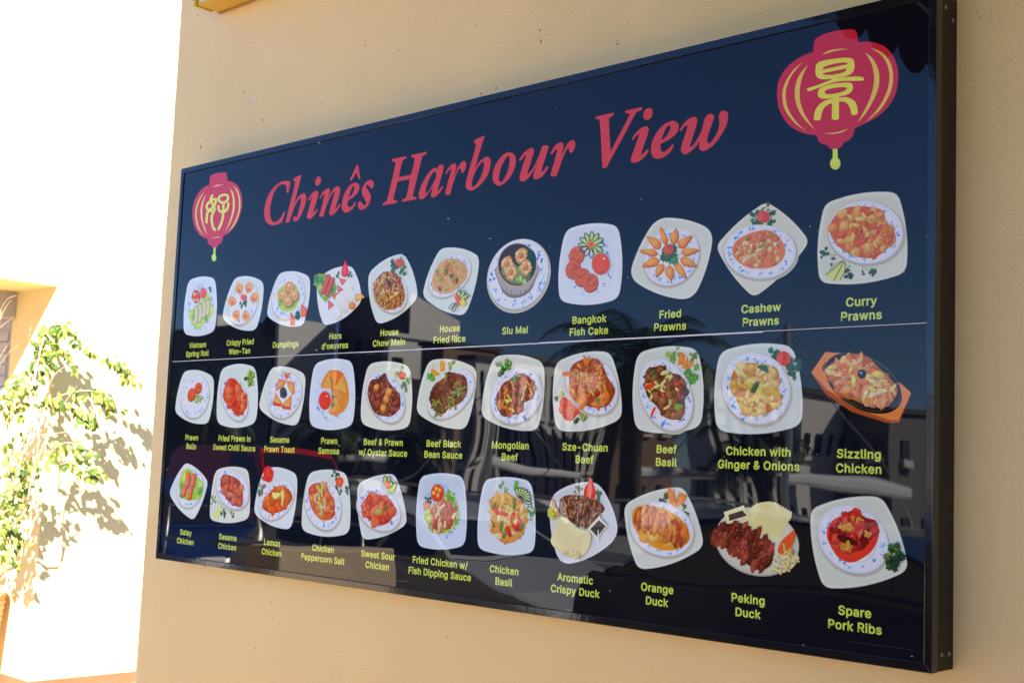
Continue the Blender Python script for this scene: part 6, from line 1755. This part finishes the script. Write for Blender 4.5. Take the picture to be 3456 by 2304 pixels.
def palm(label, px, py, Y, R_, seed):
    r = random.Random(seed)
    top = mir(px, py, Y)
    t = thing('palm_tree', label, 'palm tree', (top.x, top.y, GROUND), group='palm trees along the quay')
    H = top.z - GROUND
    pts = [(0.25 * sin(i * .5 + seed) * i / 6, 0, H * i / 6) for i in range(7)]
    mb = MB().tube(pts, [0.30, 0.24, 0.22, 0.21, 0.20, 0.22, 0.28], 12)
    mb.build('trunk', M['palmtrunk'], t, smooth=True)
    T0 = Vector(pts[-1])
    c = MB()
    for k in range(30):
        az = 2 * pi * k / 30 * 2.4 + r.uniform(-.2, .2)
        el = r.uniform(-0.35, 1.25)
        L = R_ * r.uniform(0.85, 1.1)
        P = []
        q = T0.copy(); e = el
        for i in range(9):
            P.append(q.copy())
            q = q + Vector((cos(az) * cos(e), sin(az) * cos(e), sin(e))) * L / 8
            e -= 0.19 + 0.05 * i * 0.5
        for i in range(8):
            d = (P[i + 1] - P[i]).normalized(); sd_ = Vector((-sin(az), cos(az), 0))
            c.face([P[i] - sd_ * .02, P[i + 1] - sd_ * .015, P[i + 1] + sd_ * .015, P[i] + sd_ * .02])
            for j in range(4):
                m = P[i].lerp(P[i + 1], j / 4)
                ll = R_ * 0.24 * sin(pi * min(1, (i + j / 4 + 1) / 9.2)) + 0.05
                for s in (-1, 1):
                    tip = m + sd_ * s * ll * .8 + d * ll * .45 - Vector((0, 0, ll * .35))
                    c.face([m, m + d * 0.045, tip])
    c.build('crown', M['frond'], t, fix=False)
    return t


palm('tall palm standing before the white buildings, largest crown', 2170, 1235, 15, 2.0, 3)
palm('palm with a dark trunk at the left of the mirrored street', 655, 1400, 17, 2.0, 5)
palm('palm before the ochre house with its crown low', 1130, 1440, 16, 1.7, 8)
palm('small palm between the central white buildings', 1385, 1500, 17, 1.1, 11)
palm('palm at the right behind the parked cars', 2560, 1480, 19, 1.5, 14)

# ---- parked cars
M['tyre'] = mat('tyre_rubber', (0.02, 0.02, 0.02), 0.8)
M['rim'] = mat('alloy_rim', (0.5, 0.5, 0.5), 0.3, metal=1)
M['lamp'] = mat('headlamp_plastic', (0.7, 0.7, 0.68), 0.15)
M['taillamp'] = mat('tail_lamp_red', (0.35, 0.01, 0.01), 0.2)
CP = {}
for k, c in dict(silver=(0.42, 0.43, 0.44), navy=(0.012, 0.03, 0.12), white=(0.75, 0.75, 0.73), black=(0.012, 0.012, 0.014), grey=(0.12, 0.13, 0.14), red=(0.42, 0.015, 0.02)).items():
    CP[k] = mat(k + '_car_paint', c, 0.12)


def car(label, colour, x, y, rz, van=False, sc=1.0, group='cars parked along the kerb'):
    t = thing('parked_van' if van else 'parked_car', label, 'van' if van else 'car', (x, y, GROUND - 0.12), rz, group=group)
    t.scale = (sc,) * 3
    hw = 0.86
    if van:
        low = [(-2.3, .35), (-2.38, .6), (-2.36, 1.0), (1.15, 1.0), (1.95, .92), (2.25, .78), (2.32, .5), (2.25, .32)]
        cab = [(-2.36, 1.0), (-2.32, 1.75), (-2.2, 1.9), (0.55, 1.9), (1.25, 1.02)]
    else:
        low = [(-2.0, .32), (-2.1, .5), (-2.08, .80), (-1.9, .92), (-0.6, .93), (1.05, .90), (1.75, .78), (2.08, .66), (2.14, .48), (2.08, .30)]
        cab = [(-1.85, .92), (-1.35, 1.36), (-0.9, 1.46), (-0.1, 1.45), (0.35, 1.34), (1.05, .905)]
    MB().prism(low, 'y', -hw, hw).build('body', CP[colour], t, bevel=0.05, smooth=False)
    # glasshouse narrows towards the roof
    mb = MB(); n = len(cab)
    zmax = max(p[1] for p in cab); zmin = min(p[1] for p in cab)
    for s in (-1, 1):
        for p in cab: mb.v.append((p[0], s * (hw - 0.04 - 0.16 * (p[1] - zmin) / (zmax - zmin)), p[1]))
    mb.f.append(tuple(range(n))); mb.f.append(tuple(n + i for i in reversed(range(n))))
    for i in range(n):
        j = (i + 1) % n
        mb.f.append((i, n + i, n + j, j))
    mb.c = [None] * len(mb.f)
    cb = mb.build('cabin', CP[colour], t, bevel=0.03)
    zz = zmax - 0.10
    rw = hw - 0.04 - 0.16 * (zz - zmin) / (zmax - zmin)
    for s in (-1, 1):      # side windows
        segs = [(-1.45, -0.65), (-0.60, 0.15), (0.2, 0.78)] if not van else [(-0.35, 0.25), (0.3, 0.95)]
        for a, b in segs:
            def top(xx):
                for p, q in zip(cab[:-1], cab[1:]):
                    if p[0] <= xx <= q[0] and q[0] > p[0]: return p[1] + (q[1] - p[1]) * (xx - p[0]) / (q[0] - p[0])
                return zmin + .1
            za, zb = min(zz, top(a) - .07), min(zz, top(b) - .07)

            def off(z_): return s * (hw - 0.04 - 0.16 * (z_ - zmin) / (zmax - zmin) + 0.006)
            g = MB()
            g.face([(a, off(zmin + .04), zmin + .04), (b, off(zmin + .04), zmin + .04), (b, off(zb), zb), (a, off(za), za)])
            g.build('side_window', M['window'], t, fix=False)
    def pane(p, q, name):
        g = MB()
        d = Vector((q[0] - p[0], q[1] - p[1])); nrm = Vector((d.y, -d.x)).normalized() * -0.012
        if nrm.y < 0: nrm = -nrm
        a_ = (p[0] + d.x * .08 + nrm.x, p[1] + d.y * .08 + nrm.y); b_ = (p[0] + d.x * .9 + nrm.x, p[1] + d.y * .9 + nrm.y)
        g.face([(a_[0], -hw + .14, a_[1]), (a_[0], hw - .14, a_[1]), (b_[0], hw - .24, b_[1]), (b_[0], -hw + .24, b_[1])])
        g.build(name, M['window'], t, fix=False)
    pane(cab[-1], cab[-2], 'windscreen'); pane(cab[0], cab[1], 'rear_window')
    for wx in (-1.32, 1.32):
        for s in (-1, 1):
            w = MB().lathe([(0.02, -.10), (.30, -.10), (.325, -.07), (.325, .07), (.30, .10), (.02, .10)], (wx, s * (hw - .06), .325), 20, axis='y').build('wheel', M['tyre'], t, smooth=True)
            MB().lathe([(0.01, s * .112), (.08, s * .115), (.19, s * .105), (.21, s * .09)], (wx, s * (hw - .06), .325), 14, axis='y').build('rim', M['rim'], w, smooth=True)
    fx_ = low[-2][0]; bx_ = low[1][0]
    for s in (-1, 1):
        MB().box(fx_ - .10, fx_ + .01, s * .62 - .15, s * .62 + .15, .56, .68).build('headlight', M['lamp'], t, bevel=.02)
        MB().box(bx_ - .005, bx_ + .07, s * .66 - .12, s * .66 + .12, .62, .80).build('taillight', M['taillamp'], t, bevel=.02)
    MB().box(-.35, 1.55, -hw - .012, -hw + .002, .52, .56).build('door_trim', M['tyre'], t)
    return t


car('silver hatchback parked by the end of the low beige wall', 'silver', -5.0, -5.9, 0.02)
car('black car parked straight across the pavement from the sign', 'black', -0.3, -5.85, 0.0, sc=1.05)
car('dark blue car parked behind the silver hatchback', 'navy', -9.7, -5.8, 0.0)
car('white saloon at the left end of the kerb row', 'white', -14.4, -5.8, -0.01)
car('grey car parked at the right end of the kerb row', 'grey', 4.6, -5.7, 0.0)
car('red van parked across the road', 'red', -13.4, -10.2, 0.1, van=True, group='vehicles on the quay')
car('grey car on the quay beside the red van', 'grey', -8.6, -10.3, 0.06, group='vehicles on the quay')
car('white car on the quay, nearest the middle', 'white', -3.6, -10.4, 0.0, group='vehicles on the quay')
car('blue car on the quay near the right', 'navy', 1.4, -10.4, 0.0, group='vehicles on the quay')
car('silver car on the quay at the far left', 'silver', -19.0, -10.3, 0.0, group='vehicles on the quay')

# ---- sailing boats in the harbour
M['hull'] = mat('white_hull', (0.72, 0.72, 0.7), 0.25)
M['mast'] = mat('aluminium_mast', (0.6, 0.6, 0.6), 0.35, metal=1)


def boat(label, x, y, L, Hm, rz=0.0):
    t = thing('sailing_boat', label, 'boat', (x, y, GROUND - 0.12), rz, group='sailing boats moored in the harbour')
    st = [(-0.5, .16, 0.9), (-0.25, .22, .85), (0, .235, .85), (.25, .18, .92), (.42, .08, 1.0), (.5, .005, 1.08)]
    mb = MB()
    for s_x, w, hh in st:
        mb.v += [(s_x * L, -w * L * .62, hh), (s_x * L * .96, -w * L * .4, 0.0), (s_x * L * .96, w * L * .4, 0.0), (s_x * L, w * L * .62, hh)]
    for i in range(len(st) - 1):
        for k in range(3): mb.f.append((i * 4 + k, i * 4 + k + 1, i * 4 + 5 + k, i * 4 + 4 + k)); mb.c.append(None)
        mb.f.append((i * 4 + 3, i * 4, i * 4 + 4, i * 4 + 7)); mb.c.append(None)
    mb.f.append((0, 1, 2, 3)); mb.c.append(None)
    mb.build('hull', M['hull'], t)
    MB().prism([(-.2 * L, .88), (-.18 * L, 1.3), (.08 * L, 1.3), (.16 * L, .95)], 'y', -.08 * L, .08 * L).build('cabin', M['hull'], t, bevel=.04)
    MB().tube([(.05 * L, 0, .9), (.05 * L, 0, Hm)], [0.09, 0.06], 8).build('mast', M['mast'], t)
    MB().tube([(.05 * L, 0, 1.9), (-.4 * L, 0, 1.85)], 0.09, 8).build('boom', M['hull'], t)
    for a_ in (-.5, .5): MB().tube([(a_ * L, 0, .95), (.05 * L, 0, Hm - .1)], 0.012, 4).build('stay', M['mast'], t)


boat('sailing boat beyond the red van, short mast', -14.5, -16.5, 8, 3.6, 1.4)
boat('sailing boat moored left of the middle', -11.2, -17.0, 9, 3.9, 1.5)
boat('sailing boat with the tallest mast behind the quay cars', -7.4, -16.2, 10, 4.2, 1.55)
boat('sailing boat moored at the right end of the row', -2.9, -17.2, 8, 2.9, 1.6)
boat('sailing boat at the far left by the dark block', -19.5, -16.5, 8, 3.4, 1.5)

# ---- white railing along the quay edge
qr = thing('quay_railing', 'white metal railing with three rails along the edge of the quay', 'railing', (-8, -12.6, GROUND))
for z in (1.33, 1.0, 0.66):
    MB().tube([(-16, 0, z), (14, 0, z)], 0.02, 8).build('rail', M['hull'], qr, smooth=True)
for i in range(21):
    MB().tube([(-16 + i * 1.5, 0, 0), (-16 + i * 1.5, 0, 1.34)], 0.028, 8).build('post', M['hull'], qr, smooth=True)
kr = thing('kerb_barrier', 'pale steel crowd barrier at the kerb behind the low beige wall', 'barrier', (-4.2, -4.7, GROUND))
for z in (1.12, 0.78, 0.3):
    MB().tube([(-3.4, 0, z), (-0.4, 0, z)], 0.016, 8).build('rail', M['steel'], kr, smooth=True)
for i in range(3):
    MB().tube([(-3.4 + i * 1.5, 0, 0), (-3.4 + i * 1.5, 0, 1.13)], 0.02, 8).build('post', M['steel'], kr, smooth=True)
